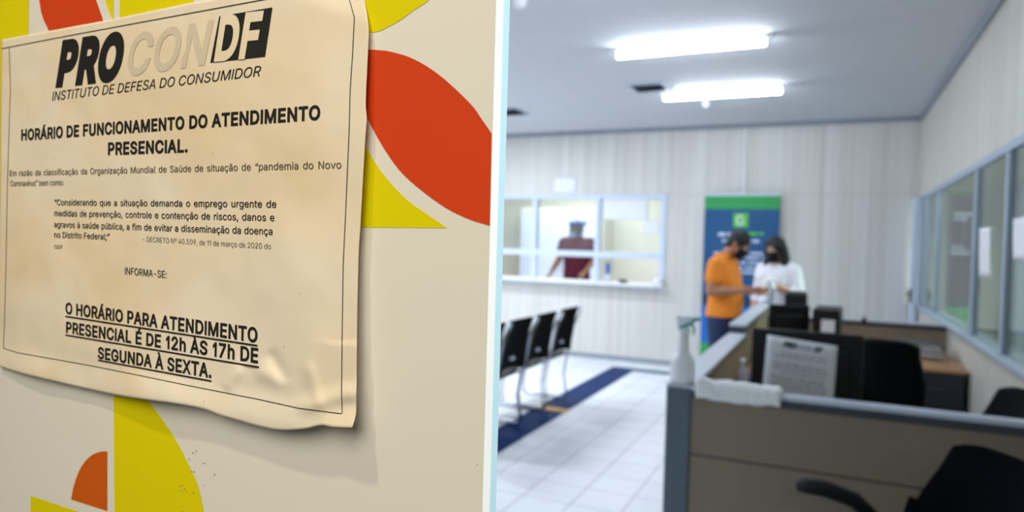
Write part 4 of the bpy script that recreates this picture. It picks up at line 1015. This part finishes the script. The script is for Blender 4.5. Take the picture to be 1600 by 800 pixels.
# small things inside the left partition
s = thing('gel_bottle', (-.395, 3.75, .74), 'slim pale pump bottle on the desk inside the left partition', 'bottle')
MB().lathe([(.022, 0), (.028, .008), (.030, .10), (.02, .13), (.012, .14), (.011, .158)], n=18).build('body', mat('lilac_plastic', (196, 190, 206), .3), s)
MB().lathe([(.010, .158), (.010, .172), (.015, .174), (.015, .182)], n=14).box((-.006, -.045, .178), (.006, 0, .186)).build('pump', M['white'], s)
s = thing('pen_cup', (-.335, 3.62, .74), 'dull brass pen cup beside the near black monitor', 'pen cup')
MB().lathe([(.028, 0), (.032, .004), (.034, .095), (.031, .095), (.029, .012)], n=20).build('cup', M['copper'], s)
for k, (dx, dy, mm) in enumerate(((.01, .0, 'white'), (-.012, .006, 'blue_plastic'), (.002, -.012, 'black'))):
    p = MB().tube([(-.335+dx*.5, 3.62+dy*.5, .753), (-.335+dx*1.6, 3.62+dy*1.6, .88), (-.335+dx*1.65, 3.62+dy*1.65, .885)], [.004, .004, .002], 8).build('pen', M[mm])
    tag(p, ['white pen standing in the brass pen cup', 'blue pen standing in the brass pen cup', 'black pen standing in the brass pen cup'][k], 'pen', 'pens in the brass cup')
cl = thing('binder_clip', (.255, 6.22, PH), 'small black clip on the far partition cap', 'clip')
MB().box((-.016, -.034, -.02), (.016, -.0325, .004)).box((-.016, .0325, -.02), (.016, .034, .004)).box((-.016, -.034, .0005), (.016, .034, .006)).build('clip_body', M['black'], cl)
MB().tube([(-.01, 0, .006), (-.006, 0, .035), (.006, 0, .035), (.01, 0, .006)], .002, 6).build('clip_handle', M['dark_grey'], cl)

# far desk in the corner with folders
s = thing('desk', (.485, 5.70, 0), 'small desk with wooden top and dark panel in the far right corner', 'desk')
MB().box((-.33, -.42, .715), (.335, .46, .742)).build('desktop', M['desk_wood'], s, bevel=.004)
MB().box((-.32, -.40, .02), (.0, -.38, .715)).build('front_panel', M['desk_dark'], s)
pd = MB().box((.0, -.40, .02), (.33, .45, .715)).build('pedestal', M['desk_dark'], s, bevel=.004)
for k in range(3):
    dw = MB().box((.012, -.415, .04+k*.225), (.318, -.40, .255+k*.225)).build('drawer', M['desk_dark'], s, bevel=.003)
    MB().tube([(.12, -.415, .16+k*.225), (.125, -.435, .16+k*.225), (.205, -.435, .16+k*.225), (.21, -.415, .16+k*.225)], .005).build('handle', M['dark_grey'], dw)
MB().box((-.33, -.40, 0), (-.30, .44, .715)).build('leg', M['desk_dark'], s)
z = .742
for k, (nm, w_, d_, h_, mm, rz, lb, cat) in enumerate((('paper_stack', .30, .30, .022, 'paper', .05, 'thin stack of white papers lying under the dark folders on the corner desk', 'papers'),
        ('folder', .30, .36, .028, 'brown_card', -.04, 'dark folder on the corner desk, lowest of the pile', 'folder'),
        ('folder', .29, .35, .022, 'dark_grey', .08, 'grey folder in the middle of the pile on the corner desk', 'folder'),
        ('folder', .28, .34, .026, 'brown_card', -.02, 'dark folder on top of the pile on the corner desk', 'folder'))):
    t = thing(nm, (.59, 5.84, z), lb, cat, 'folders on the corner desk' if nm == 'folder' else None, rz)
    if nm == 'folder':
        MB().box((-w_/2, -d_/2, 0), (w_/2, d_/2, .003)).box((-w_/2, -d_/2, h_-.003), (w_/2, d_/2, h_)).box((-w_/2-.003, -d_/2, 0), (-w_/2, d_/2, h_)).build('cover', M[mm], t, bevel=.001)
        MB().box((-w_/2+.004, -d_/2+.006, .003), (w_/2-.006, d_/2-.006, h_-.003)).build('sheets', M['paper'], t)
    else:
        st_ = MB()
        for q in range(6): st_.box((-w_/2+.004*(q % 2), -d_/2-.003*(q % 3), q*h_/6), (w_/2+.004*(q % 2), d_/2-.003*(q % 3), (q+.92)*h_/6))
        st_.build('sheets', M['paper'], t)
    z += h_

# ------------------------------------------------------------------ office chairs
def office_chair(loc, rz, label, m, back_h=.50, arms=True, loop=False, seat_z=.47, top=.98, lean=.12, bw_=.44, logo=False):
    """local: faces +y, backrest at y = -.22"""
    t = thing('office_chair', loc, label, 'office chair', None, rz)
    def seat(u, v):
        x = (u-.5)*.48; y = -.22+.46*v
        return (x, y, seat_z-.02*math.sin(math.pi*u)*.6-.05*max(0, v-.8)**2*25*.3), (0, 0, 1)
    MB().sheet(seat, 12, 12, .06).build('seat', m, t, bevel=.02)
    z0 = top-back_h
    def back(u, v):
        wv = bw_*(.86+.14*math.sin(math.pi*min(1, v*1.1+.05)))
        x = (u-.5)*wv
        y = -.25-lean*v+.06*(2*u-1)**2+.03*math.sin(v*math.pi)
        z = z0+back_h*v-.03*(2*u-1)**4*(1 if v > .5 else -1)
        return (x, y, z), (0, 1, lean/back_h)
    bk = MB().sheet(back, 16, 16, .045).build('backrest', m, t)
    if logo: MB().box((-.03, -.34, z0+.09), (.03, -.331, z0+.125)).build('badge', M['alu_grey'], bk)
    MB().tube([(0, -.02, seat_z-.05), (0, -.2, seat_z-.06), (0, -.285, seat_z-.0), (0, -.30, z0+.12)], [.02, .02, .022, .02]).build('back_support', M['black'], t)
    if arms:
        for sx in (-1, 1):
            x = sx*.275
            if loop:
                MB().tube([(sx*.2, -.12, seat_z-.035), (x, -.17, seat_z-.02), (x+sx*.008, -.17, seat_z+.08), (x, -.13, seat_z+.17), (x, -.06, seat_z+.232), (x, .03, seat_z+.262), (x, .09, seat_z+.268), (x, .118, seat_z+.262)],
                          [.016, .018, .02, .024, .027, .028, .026, .015], 10).build('armrest', M['black'], t)
                continue
            MB().tube([(sx*.2, .0, seat_z-.035), (x, .0, seat_z-.03), (x+sx*.01, -.03, seat_z+.10), (x, -.06, seat_z+.185), (x, -.02, seat_z+.215), (x, .10, seat_z+.235), (x-sx*.005, .20, seat_z+.235), (x-sx*.005, .225, seat_z+.228)],
                      [.016, .018, .02, .024, .027, .028, .027, .018], 10).build('armrest', M['black'], t)
    MB().lathe([(.03, .09), (.03, .25), (.018, .25), (.018, seat_z-.04)], n=16).build('gas_column', M['black'], t)
    for k in range(5):
        a = 2*math.pi*k/5+.3
        lg_ = MB().tube([(.02*math.cos(a), .02*math.sin(a), .11), (.29*math.cos(a), .29*math.sin(a), .075)], [.024, .016], 8).build('leg', M['black'], t)
        c_ = Vector((.29*math.cos(a), .29*math.sin(a), .03))
        MB().lathe([(.03, -.02), (.03, .02)], c_, 14, ax='x').build('caster', M['black'], lg_)
    return t
office_chair((.118, 2.185, 0), math.radians(107.5), 'large black office chair in the foreground with its armrest, before the near partition', M['navy_fabric'], top=.935, back_h=.47, bw_=.50, lean=.15, loop=True)
office_chair((.40, 4.72, 0), math.radians(-20), 'black office chair with small grey badge behind the near monitor', M['black_fabric'], top=1.0, back_h=.50, lean=.06, bw_=.36, arms=False, logo=True)
office_chair((.44, 3.45, 0), math.radians(100), 'black office chair cut off by the right edge behind the near partition', M['black_fabric'], top=.93, back_h=.46, arms=False)

# ------------------------------------------------------------------ side glazing: papers and banner behind it
def side_paper(x0, y0, x1, y1, label):
    X = XR+.0045
    a, b, c_, d_ = atX(x0, y1, X), atX(x1, y1, X), atX(x1, y0, X), atX(x0, y0, X)
    flat_paper('paper_sheet', [a, Vector((X, b.y, a.z)), Vector((X, c_.y, d_.z)), d_], .001, label, group='papers on the side glazing')
side_paper(1530, 357, 1547, 432, 'tall narrow white paper stuck on the second side window pane')
side_paper(1583, 342, 1606, 405, 'white paper stuck on the side window pane at the right edge of the view')
s = thing('filing_cabinet', (2.25, 9.06, 0), 'grey metal cabinet seen through the side window pane at the right edge of the view', 'cabinet')
MB().box((-.50, -.2, 0), (.60, .2, 2.3)).build('body', M['cornice'], s, bevel=.004)
for k in (0, 1):
    dd = MB().box((-.48+k*.545, -.215, .05), (.045+k*.545, -.2, 2.26)).build('door', M['alu_grey'], s, bevel=.003)
    MB().tube([(.0+k*.09, -.215, 1.0), (.0+k*.09, -.24, 1.01), (.0+k*.09, -.24, 1.12), (.0+k*.09, -.215, 1.13)], .006).build('handle', M['chrome'], dd)
s = thing('banner_stand', (1.14, 7.95, 0), 'dark plum roll-up banner with green foot seen through the side window', 'banner', rz=.6)
b = MB()
for z0, z1, mi in ((.07, .98, 1), (.98, 2.08, 0), (2.08, 2.1, 1)): b.box((-.15, -.003, z0), (.15, .003, z1), mi)
b.build('banner_sheet', [M['plum'], M['banner_green']], s)
MB().box((-.16, -.05, 0), (.16, .05, .07)).build('base', M['alu'], s, bevel=.01)
MB().tube([(0, .04, .07), (0, .012, 2.1)], .01).build('support_pole', M['alu'], s)
b = MB()
for z0, x0, x1 in ((1.88, -.11, .12), (1.83, -.11, .05), (1.55, -.12, .02), (1.50, -.12, .09)): b.box((x0, -.006, z0), (x1, -.0032, z0+.022))
b.build('text_lines', M['banner_text'], s)

# ------------------------------------------------------------------ people
def remeshed(mb, voxel, name, m, parent, smooth_it=6):
    tmp = bpy.data.objects.new('tmp', mb.mesh('tmp', m)); col.objects.link(tmp)
    r = tmp.modifiers.new('r', 'REMESH'); r.mode = 'VOXEL'; r.voxel_size = voxel; r.use_smooth_shade = True
    if smooth_it:
        s_ = tmp.modifiers.new('s', 'SMOOTH'); s_.iterations = smooth_it; s_.factor = .5
    dg = bpy.context.evaluated_depsgraph_get(); dg.update()
    me = bpy.data.meshes.new_from_object(tmp.evaluated_get(dg)); me.name = name
    bpy.data.objects.remove(tmp)
    me.polygons.foreach_set('use_smooth', [True]*len(me.polygons))
    if not me.materials: me.materials.append(m)
    o = bpy.data.objects.new(name, me); col.objects.link(o)
    if parent is not None: o.parent = parent
    return o
def cap(mb, p0, p1, r0, r1, n=14):
    p0, p1 = Vector(p0), Vector(p1); d = (p1-p0); L = d.length; d.normalize()
    pts = []; rs = []
    for k in range(5):
        a = math.pi/2*k/4; pts.append(p0-d*r0*math.cos(a)); rs.append(max(.0006, r0*math.sin(a)))
    for k in range(1, 5): pts.append(p0+d*L*k/5); rs.append(r0+(r1-r0)*k/5)
    for k in range(5):
        a = math.pi/2*k/4; pts.append(p1+d*r1*math.sin(a)); rs.append(max(.0006, r1*math.cos(a)))
    mb.tube(pts, rs, n)
def chain(mb, pts, rs):
    for i in range(len(pts)-1): cap(mb, pts[i], pts[i+1], rs[i], rs[i+1])
def torso_rings(rows, n=28):
    """rows: (z, x_centre, half depth, half width)"""
    out = []
    for z, xc, rx, ry in rows:
        rg = []
        for j in range(n):
            a = 2*math.pi*j/n; c_, s_ = math.cos(a), math.sin(a)
            rg.append(Vector((xc+rx*math.copysign(abs(c_)**.85, c_), ry*math.copysign(abs(s_)**.8, s_), z)))
        out.append(rg)
    return out
def hand(mb, wrist, d, nrm, side, curl=.6, scale=1.0):
    """d: direction of the fingers, nrm: palm normal (palm side), side: +1/-1 where the thumb leaves"""
    wrist = Vector(wrist); d = Vector(d).normalized(); nrm = Vector(nrm); nrm = (nrm-d*nrm.dot(d)).normalized(); w_ = d.cross(nrm)*side
    S = scale
    for k in (-.028, -.010, .010, .028):
        cap(mb, wrist+d*.005*S+w_*k*.6*S, wrist+d*.085*S+w_*k*S, .014*S, .0125*S, 10)
    for i, (o, L) in enumerate(((.030, .068), (.010, .076), (-.010, .072), (-.029, .056))):
        b0 = wrist+d*.088*S+w_*o*S
        a1 = curl*.5; d1 = d*math.cos(a1)+nrm*math.sin(a1); a2 = curl*1.2; d2 = d*math.cos(a2)+nrm*math.sin(a2); a3 = curl*1.7; d3 = d*math.cos(a3)+nrm*math.sin(a3)
        p1 = b0+d1*L*.45*S; p2 = p1+d2*L*.32*S; p3 = p2+d3*L*.23*S
        cap(mb, b0, p1, .0088*S, .0082*S, 10); cap(mb, p1, p2, .0082*S, .0076*S, 10); cap(mb, p2, p3, .0076*S, .0066*S, 10)
    t0 = wrist+d*.028*S+w_*.026*S; t1 = t0+(d*.6+w_*.65+nrm*.35).normalized()*.036*S; t2 = t1+(d*.85+w_*.15+nrm*.45).normalized()*.032*S
    cap(mb, wrist+d*.018*S+w_*.012*S, t0, .013*S, .012*S, 10); cap(mb, t0, t1, .0115*S, .0095*S, 10); cap(mb, t1, t2, .0095*S, .0075*S, 10)
def head_mesh(mb, c, R, S=1.0):
    """skull, jaw, nose, brow, lips, ears; local +x is where the face looks; R rotates the head"""
    c = Vector(c)
    def P(x, y, z): return c+R @ Vector((x*S, y*S, z*S))
    n = 30; k = 18; vs = []; fs = []
    for i in range(k+1):
        t = math.pi*i/k
        for j in range(n):
            a = 2*math.pi*j/n
            x, y, z = math.sin(t)*math.cos(a), math.sin(t)*math.sin(a), -math.cos(t)
            fx = .098*x; fy = .076*y; fz = .118*z
            if z < 0:
                fy *= 1-.30*(-z)**1.3; fx = fx*(1-.28*(-z)**1.5)+.020*(-z)
            if x > 0:
                fx -= .006*math.exp(-((z-.12)/.12)**2)*(math.exp(-((y-.42)/.22)**2)+math.exp(-((y+.42)/.22)**2))
                fx += .004*math.exp(-((z-.30)/.10)**2)
            vs.append(P(fx, fy, fz))
    for i in range(k):
        for j in range(n): fs.append((i*n+j, i*n+(j+1) % n, (i+1)*n+(j+1) % n, (i+1)*n+j))
    mb.add(vs, fs, 0, True)
    cap(mb, P(.092, 0, .022), P(.108, 0, -.022), .009*S, .013*S, 10)          # nose
    for s_ in (-1, 1): mb.ell(P(.104, s_*.010, -.026), (.009*S,)*3, 0, 10)
    cap(mb, P(.094, -.016, -.055), P(.094, .016, -.055), .0075*S, .0075*S, 8)  # lips
    cap(mb, P(.090, -.014, -.066), P(.090, .014, -.066), .008*S, .008*S, 8)
    mb.ell(P(.080, 0, -.096), (.020*S, .022*S, .018*S), 0, 12)
    for s_ in (-1, 1): mb.ell(P(-.004, s_*.078, -.004), (.018*S, .010*S, .032*S), 0, 12, R)
    return P
def face_bits(P, R, parent, S=1.0):
    for s_ in (-1, 1):
        eye = MB().ell(P(.0865, s_*.032, .014), (.0095*S, .014*S, .0085*S), 0, 14, R).build('eye', M['white'], parent)
        MB().ell(P(.0945, s_*.032, .014), (.0035*S, .0065*S, .0065*S), 0, 12, R).build('iris', M['hair'], eye)
        MB().tube([P(.088, s_*.050, .033), P(.096, s_*.034, .039), P(.098, s_*.016, .035)], [.003, .005, .004], 8).build('eyebrow', M['hair'], parent)
def mask(P, parent, m, S=1.0):
    """face mask over nose, mouth and chin with ear loops"""
    def fn(u, v):
        a = (u-.5)*2.15; z = -.112+.115*v
        r = .097+.016*math.exp(-(a/.35)**2)*(1 if v > .35 else .8)-.010*(1-v)*abs(a)
        x = r*math.cos(a)*1.04+.004; y = r*math.sin(a)*(.80-.10*(1-v))
        p = P(x, y, z); q = P(x*1.1, y*1.1, z)
        return p, (q-p)
    o = MB().sheet(fn, 18, 10, .004*S).build('face_mask', m, parent)
    for s_ in (-1, 1):
        MB().tube([P(.045, s_*.078, -.01), P(.02, s_*.083, .012), P(-.014, s_*.086, .022), P(-.022, s_*.086, 0), P(.0, s_*.082, -.045), P(.04, s_*.072, -.085)], .002, 6).build('ear_loop', m, o)
def shoe(mb, c, d=1):
    x, y = c
    mb.loft([[Vector((x+xx*q-.0, y+yy*q, z)) for xx, yy in ((-.08, -.03), (-.07, -.038), (.05, -.045), (.13, -.04), (.17, -.015), (.17, .015), (.13, .04), (.05, .045), (-.07, .038), (-.08, .03))] for z, q in ((.0, 1), (.03, 1.02), (.055, .92))])
    mb.loft([[Vector((x+xx, y+yy, z)) for xx, yy in [(cx_+rx*math.cos(a), ry*math.sin(a)) for a in [2*math.pi*k/14 for k in range(14)]]] for z, cx_, rx, ry in ((.04, .02, .10, .04), (.075, -.01, .07, .037), (.11, -.02, .052, .036))])

# --- man in orange -------------------------------------------------
man = thing('person', (-.865, 6.42, 0), 'man in orange polo shirt and jeans with black mask looking down at a paper', 'person', rz=math.radians(-12))
Rm = Matrix.Rotation(math.radians(38), 3, 'Y') @ Matrix.Rotation(math.radians(0), 3, 'Z')
body = MB()
body.loft(torso_rings([(.80, 0, .10, .155), (.88, 0, .115, .165), (.98, .01, .11, .155), (1.08, .01, .11, .15), (1.20, .0, .115, .165), (1.30, -.005, .11, .175), (1.37, -.015, .09, .165), (1.42, -.015, .06, .10)]))
chain(body, [(-.01, 0, 1.38), (.045, 0, 1.47), (.075, 0, 1.50)], [.062, .056, .055])
hc = Vector((.115, 0, 1.535))
Pm = head_mesh(body, hc, Rm, .96)
for sy in (-1, 1):
    y = sy*.185
    el = Vector((-.035, sy*.235, 1.115)) if sy < 0 else Vector((.03, .215, 1.12))
    wr = Vector((.215, -.155, 1.135)) if sy < 0 else Vector((.24, .10, 1.12))
    chain(body, [(-.01, y*.8, 1.365), (-.012, y*1.03, 1.345), el], [.056, .058, .043])
    chain(body, [el, (el+(wr-el)*.35), wr], [.043, .043, .028])
    dirv = Vector((1, .22, .02)) if sy < 0 else Vector((1, -.4, .05))
    hand(body, wr+dirv.normalized()*.015, dirv, (0, -sy, .6), (-1 if sy < 0 else 1), .45)
    chain(body, [(.0, sy*.088, .86), (.01, sy*.095, .50), (-.01, sy*.10, .10)], [.098, .066, .044])
    chain(body, [(-.01, sy*.10, .10), (.06, sy*.105, .045)], [.042, .035])
remeshed(body, .005, 'body', M['skin_tan'], man, 5)
face_bits(Pm, Rm, man, .96)
mask(Pm, man, M['black'], .96)
hm = MB()
def hairP(x, y, z): return Pm(x, y, z)
hm.ell(Pm(-.014, 0, .030), (.100, .084, .098), 0, 24, Rm)
hm.ell(Pm(-.050, 0, -.02), (.055, .070, .075), 0, 20, Rm)
for k in range(40):
    a = random.uniform(-2.6, 2.6); hh = random.uniform(.05, .12)
    hm.ell(Pm(-.015+.085*math.cos(a)*(1 if abs(a) > 1 else .9)*math.sqrt(max(.05, 1-((hh-.03)/.1)**2)), .078*math.sin(a)*math.sqrt(max(.05, 1-((hh-.03)/.1)**2)), hh), (.016, .016, .012), 0, 8)
# trim the fringe so that the face stays open
hm.v = [v for v in hm.v]
remeshed(hm, .006, 'hair', M['hair'], man, 3)
sh = MB()
sh.loft(torso_rings([(.885, .005, .152, .188), (.93, .008, .148, .184), (1.02, .018, .142, .176), (1.10, .018, .138, .17), (1.20, .006, .138, .183), (1.30, -.008, .13, .193), (1.36, -.02, .112, .187), (1.405, -.02, .085, .13), (1.43, -.005, .066, .075)]))
for sy in (-1, 1):
    y = sy*.185; el = Vector((-.035, sy*.235, 1.115)) if sy < 0 else Vector((.03, .215, 1.12))
    st0 = Vector((-.012, y*1.02, 1.345)); end = st0+(el-st0)*.52
    chain(sh, [(-.012, y*.75, 1.362), st0, end], [.068, .073, .071])
remeshed(sh, .007, 'polo_shirt', M['orange'], man, 5)
cl_ = MB().tube([(.02+.075*math.cos(a)-.02, .07*math.sin(a), 1.425+.012*math.cos(a)+.02*(math.cos(a) < -.2)) for a in [2*math.pi*k/20 for k in range(20)]], .014, 8, closed=True)
cl_.build('collar', M['orange'], man)
tr = MB()
tr.loft(torso_rings([(.74, .0, .118, .17), (.82, 0, .125, .175), (.90, .0, .125, .172), (.97, .0, .118, .164)]))
for sy in (-1, 1): chain(tr, [(.0, sy*.088, .84), (.012, sy*.095, .50), (-.008, sy*.10, .09)], [.110, .083, .066])
remeshed(tr, .008, 'jeans', M['jeans'], man, 5)
for sy in (-1, 1):
    s_ = MB(); shoe(s_, (.0, sy*.10)); s_.build('shoe', M['black'], man)

# --- woman in white ------------------------------------------------
wo = thing('person', (-.475, 7.22, 0), 'woman in white blouse with long dark hair and black mask facing the man', 'person', rz=math.radians(-118))
Rw = Matrix.Rotation(math.radians(2), 3, 'Z') @ Matrix.Rotation(math.radians(16), 3, 'Y') @ Matrix.Rotation(math.radians(-6), 3, 'X')
body = MB()
body.loft(torso_rings([(.78, 0, .105, .165), (.86, 0, .115, .17), (.98, .0, .10, .135), (1.06, .0, .095, .125), (1.17, .01, .11, .145), (1.26, .0, .10, .155), (1.32, -.01, .085, .15), (1.365, -.01, .055, .09)]))
chain(body, [(-.01, 0, 1.34), (.02, 0, 1.42), (.035, 0, 1.45)], [.052, .047, .048])
Pw = head_mesh(body, (.05, 0, 1.492), Rw, .93)
# right arm hangs and rests on the partition end, left arm bent up holding a phone
ra = [(-.01, -.155, 1.315), (-.01, -.200, 1.06), (.04, -.215, .985)]
chain(body, [(-.01, -.13, 1.32), (-.01, -.165, 1.295), (-.02, -.205, 1.08)], [.048, .05, .038]); chain(body, [(-.02, -.205, 1.08), (.01, -.225, .99), (.045, -.225, .90)], [.038, .036, .025])
hand(body, (.05, -.225, .89), (.25, 0, -1), (0, 1, 0), 1, .5, .92)
eL = Vector((.0, .235, 1.065)); wL = Vector((.185, .09, 1.145))
chain(body, [(-.01, .13, 1.32), (-.01, .165, 1.295), eL], [.048, .05, .038]); chain(body, [eL, eL+(wL-eL)*.35, wL], [.038, .037, .024])
hand(body, wL+Vector((.01, -.008, .006)), (.62, -.5, .45), (-.3, -.4, .8), 1, .8, .92)
for sy in (-1, 1):
    chain(body, [(.0, sy*.085, .84), (.01, sy*.088, .48), (-.01, sy*.09, .10)], [.10, .062, .040]); chain(body, [(-.01, sy*.09, .10), (.05, sy*.095, .042)], [.04, .033])
remeshed(body, .005, 'body', M['skin'], wo, 5)
face_bits(Pw, Rw, wo, .93)
mask(Pw, wo, M['black'], .93)
hm = MB()
hm.ell(Pw(-.020, 0, .034), (.103, .090, .098), 0, 24, Rw)
for sy in (-1, 1):
    chain(hm, [Pw(.02, sy*.078, .06), Pw(-.005, sy*.088, -.03), Pw(-.005, sy*.092, -.12), Pw(.03, sy*.088, -.20), Pw(.06, sy*.075, -.245)], [.03, .032, .034, .034, .018])
    chain(hm, [Pw(-.04, sy*.06, .0), Pw(-.06, sy*.07, -.12), Pw(-.05, sy*.075, -.22)], [.05, .05, .026])
chain(hm, [Pw(.01, .085, .05), Pw(.0, .108, -.05), Pw(.01, .112, -.15), Pw(.035, .10, -.25), Pw(.05, .085, -.29)], [.034, .040, .042, .036, .018])
chain(hm, [Pw(-.06, 0, 0), Pw(-.075, 0, -.12), Pw(-.06, 0, -.23)], [.06, .058, .03])
remeshed(hm, .006, 'hair', M['hair'], wo, 4)
sh = MB()
sh.loft(torso_rings([(.74, .0, .14, .195), (.84, .0, .14, .19), (.98, .005, .128, .162), (1.08, .01, .128, .155), (1.17, .018, .135, .168), (1.26, .005, .12, .172), (1.32, -.012, .10, .165), (1.355, -.012, .068, .105)]))
chain(sh, [(-.01, -.13, 1.315), (-.012, -.17, 1.29), (-.02, -.208, 1.08)], [.062, .068, .062]); chain(sh, [(-.02, -.208, 1.08), (.0, -.22, 1.01)], [.062, .058])
e2 = eL+(wL-eL)*.28
chain(sh, [(-.01, .13, 1.315), (-.012, .17, 1.29), eL], [.062, .068, .062]); chain(sh, [eL, e2], [.062, .054])
remeshed(sh, .007, 'blouse', M['blouse'], wo, 6)
tr = MB()
tr.loft(torso_rings([(.70, .0, .115, .172), (.80, 0, .122, .178), (.90, .0, .112, .165)]))
for sy in (-1, 1): chain(tr, [(.0, sy*.085, .82), (.012, sy*.088, .48), (-.008, sy*.09, .09)], [.106, .075, .055])
remeshed(tr, .008, 'trousers', M['black_fabric'], wo, 5)
for sy in (-1, 1):
    s_ = MB(); shoe(s_, (.0, sy*.09)); s_.build('shoe', M['black'], wo)

# papers the two are reading
def held(name, c, uax, vax, w_, h_, label, m='paper'):
    c = Vector(c); u_ = Vector(uax).normalized(); v_ = Vector(vax); v_ = (v_-u_*v_.dot(u_)).normalized(); n_ = u_.cross(v_)
    def fn(a, b): return c+u_*(a-.5)*w_+v_*(b-.5)*h_+n_*.012*math.sin(a*3.1), n_
    return tag(MB().sheet(fn, 10, 8, .001).build(name, M[m]), label, 'paper')
held('paper_sheet', (-.535, 6.60, 1.185), (.9, .25, .2), (-.2, .8, .5), .15, .21, 'white paper sheet held between the man in orange and the woman')

# --- clerk behind the counter window --------------------------------
ck = thing('person', (atY(902, 400, 9.75).x, 9.75, 0), 'clerk in maroon shirt with face shield and grey mask behind the service window', 'person', rz=math.radians(-82))
Rc = Matrix.Rotation(math.radians(5), 3, 'Y')
body = MB()
body.loft(torso_rings([(.80, 0, .11, .165), (.90, 0, .12, .17), (1.08, .01, .12, .16), (1.24, .0, .12, .18), (1.36, -.005, .115, .195), (1.43, -.015, .095, .175), (1.48, -.015, .06, .10)]))
chain(body, [(-.01, 0, 1.44), (.01, 0, 1.53), (.015, 0, 1.56)], [.062, .056, .055])
Pc = head_mesh(body, (.03, 0, 1.610), Rc, 1.0)
arms = {-1: ((-.02, -.255, 1.19), (.13, -.33, 1.01)), 1: ((.0, .25, 1.18), (.20, .16, 1.03))}
for sy in (-1, 1):
    el, wr = (Vector(p) for p in arms[sy])
    chain(body, [(-.01, sy*.15, 1.43), (-.012, sy*.20, 1.405), el], [.056, .06, .045]); chain(body, [el, el+(wr-el)*.35, wr], [.045, .044, .029])
    hand(body, wr+(wr-el).normalized()*.012, wr-el, (0, -sy*.3, -1), 1 if sy < 0 else -1, .5)
    chain(body, [(.0, sy*.09, .88), (.01, sy*.095, .50), (-.01, sy*.10, .10)], [.10, .068, .045]); chain(body, [(-.01, sy*.10, .10), (.06, sy*.105, .045)], [.042, .035])
remeshed(body, .006, 'body', M['skin_tan'], ck, 5)
face_bits(Pc, Rc, ck)
mask(Pc, ck, M['grey_mask'])
hm = MB(); hm.ell(Pc(-.018, 0, .030), (.098, .083, .096), 0, 24, Rc); hm.ell(Pc(-.05, 0, -.03), (.05, .068, .07), 0, 20, Rc)
remeshed(hm, .007, 'hair', mat('grey_hair', (92, 96, 106), .7, noise_amt=.2), ck, 3)
vs_ = MB()
vs_.tube([Pc(-.010+.118*math.cos(a), .105*math.sin(a), .072) for a in [2*math.pi*k/24 for k in range(24)]], .030, 8, closed=True)
vb = vs_.build('visor_band', M['blue_plastic'], ck)
def vis(u, v):
    a = (u-.5)*2.3; p = Pc(.02+.125*math.cos(a), .115*math.sin(a), -.13+.20*v); q = Pc(.02+.14*math.cos(a), .13*math.sin(a), -.13+.20*v); return p, q-p
MB().sheet(vis, 14, 6, .001).build('visor', M['visor'], vb)
sh = MB()
sh.loft(torso_rings([(.86, .0, .15, .19), (1.0, .012, .148, .185), (1.10, .015, .146, .182), (1.24, .006, .142, .198), (1.36, -.006, .135, .212), (1.42, -.018, .115, .20), (1.465, -.018, .085, .13), (1.49, -.005, .066, .075)]))
for sy in (-1, 1):
    el = Vector(arms[sy][0]); a0 = Vector((-.012, sy*.20, 1.405))
    chain(sh, [(-.012, sy*.15, 1.425), a0, a0+(el-a0)*.62], [.07, .076, .074])
remeshed(sh, .008, 'shirt', M['maroon'], ck, 5)
tr = MB(); tr.loft(torso_rings([(.74, .0, .118, .17), (.90, 0, .125, .175), (.96, .0, .118, .168)]))
for sy in (-1, 1): chain(tr, [(.0, sy*.09, .84), (.012, sy*.095, .50), (-.008, sy*.10, .09)], [.11, .083, .066])
ck.scale = (1.07, 1.07, 1.07)
remeshed(tr, .010, 'trousers', M['black_fabric'], ck, 4)
for sy in (-1, 1):
    s_ = MB(); shoe(s_, (.0, sy*.10)); s_.build('shoe', M['black'], ck)
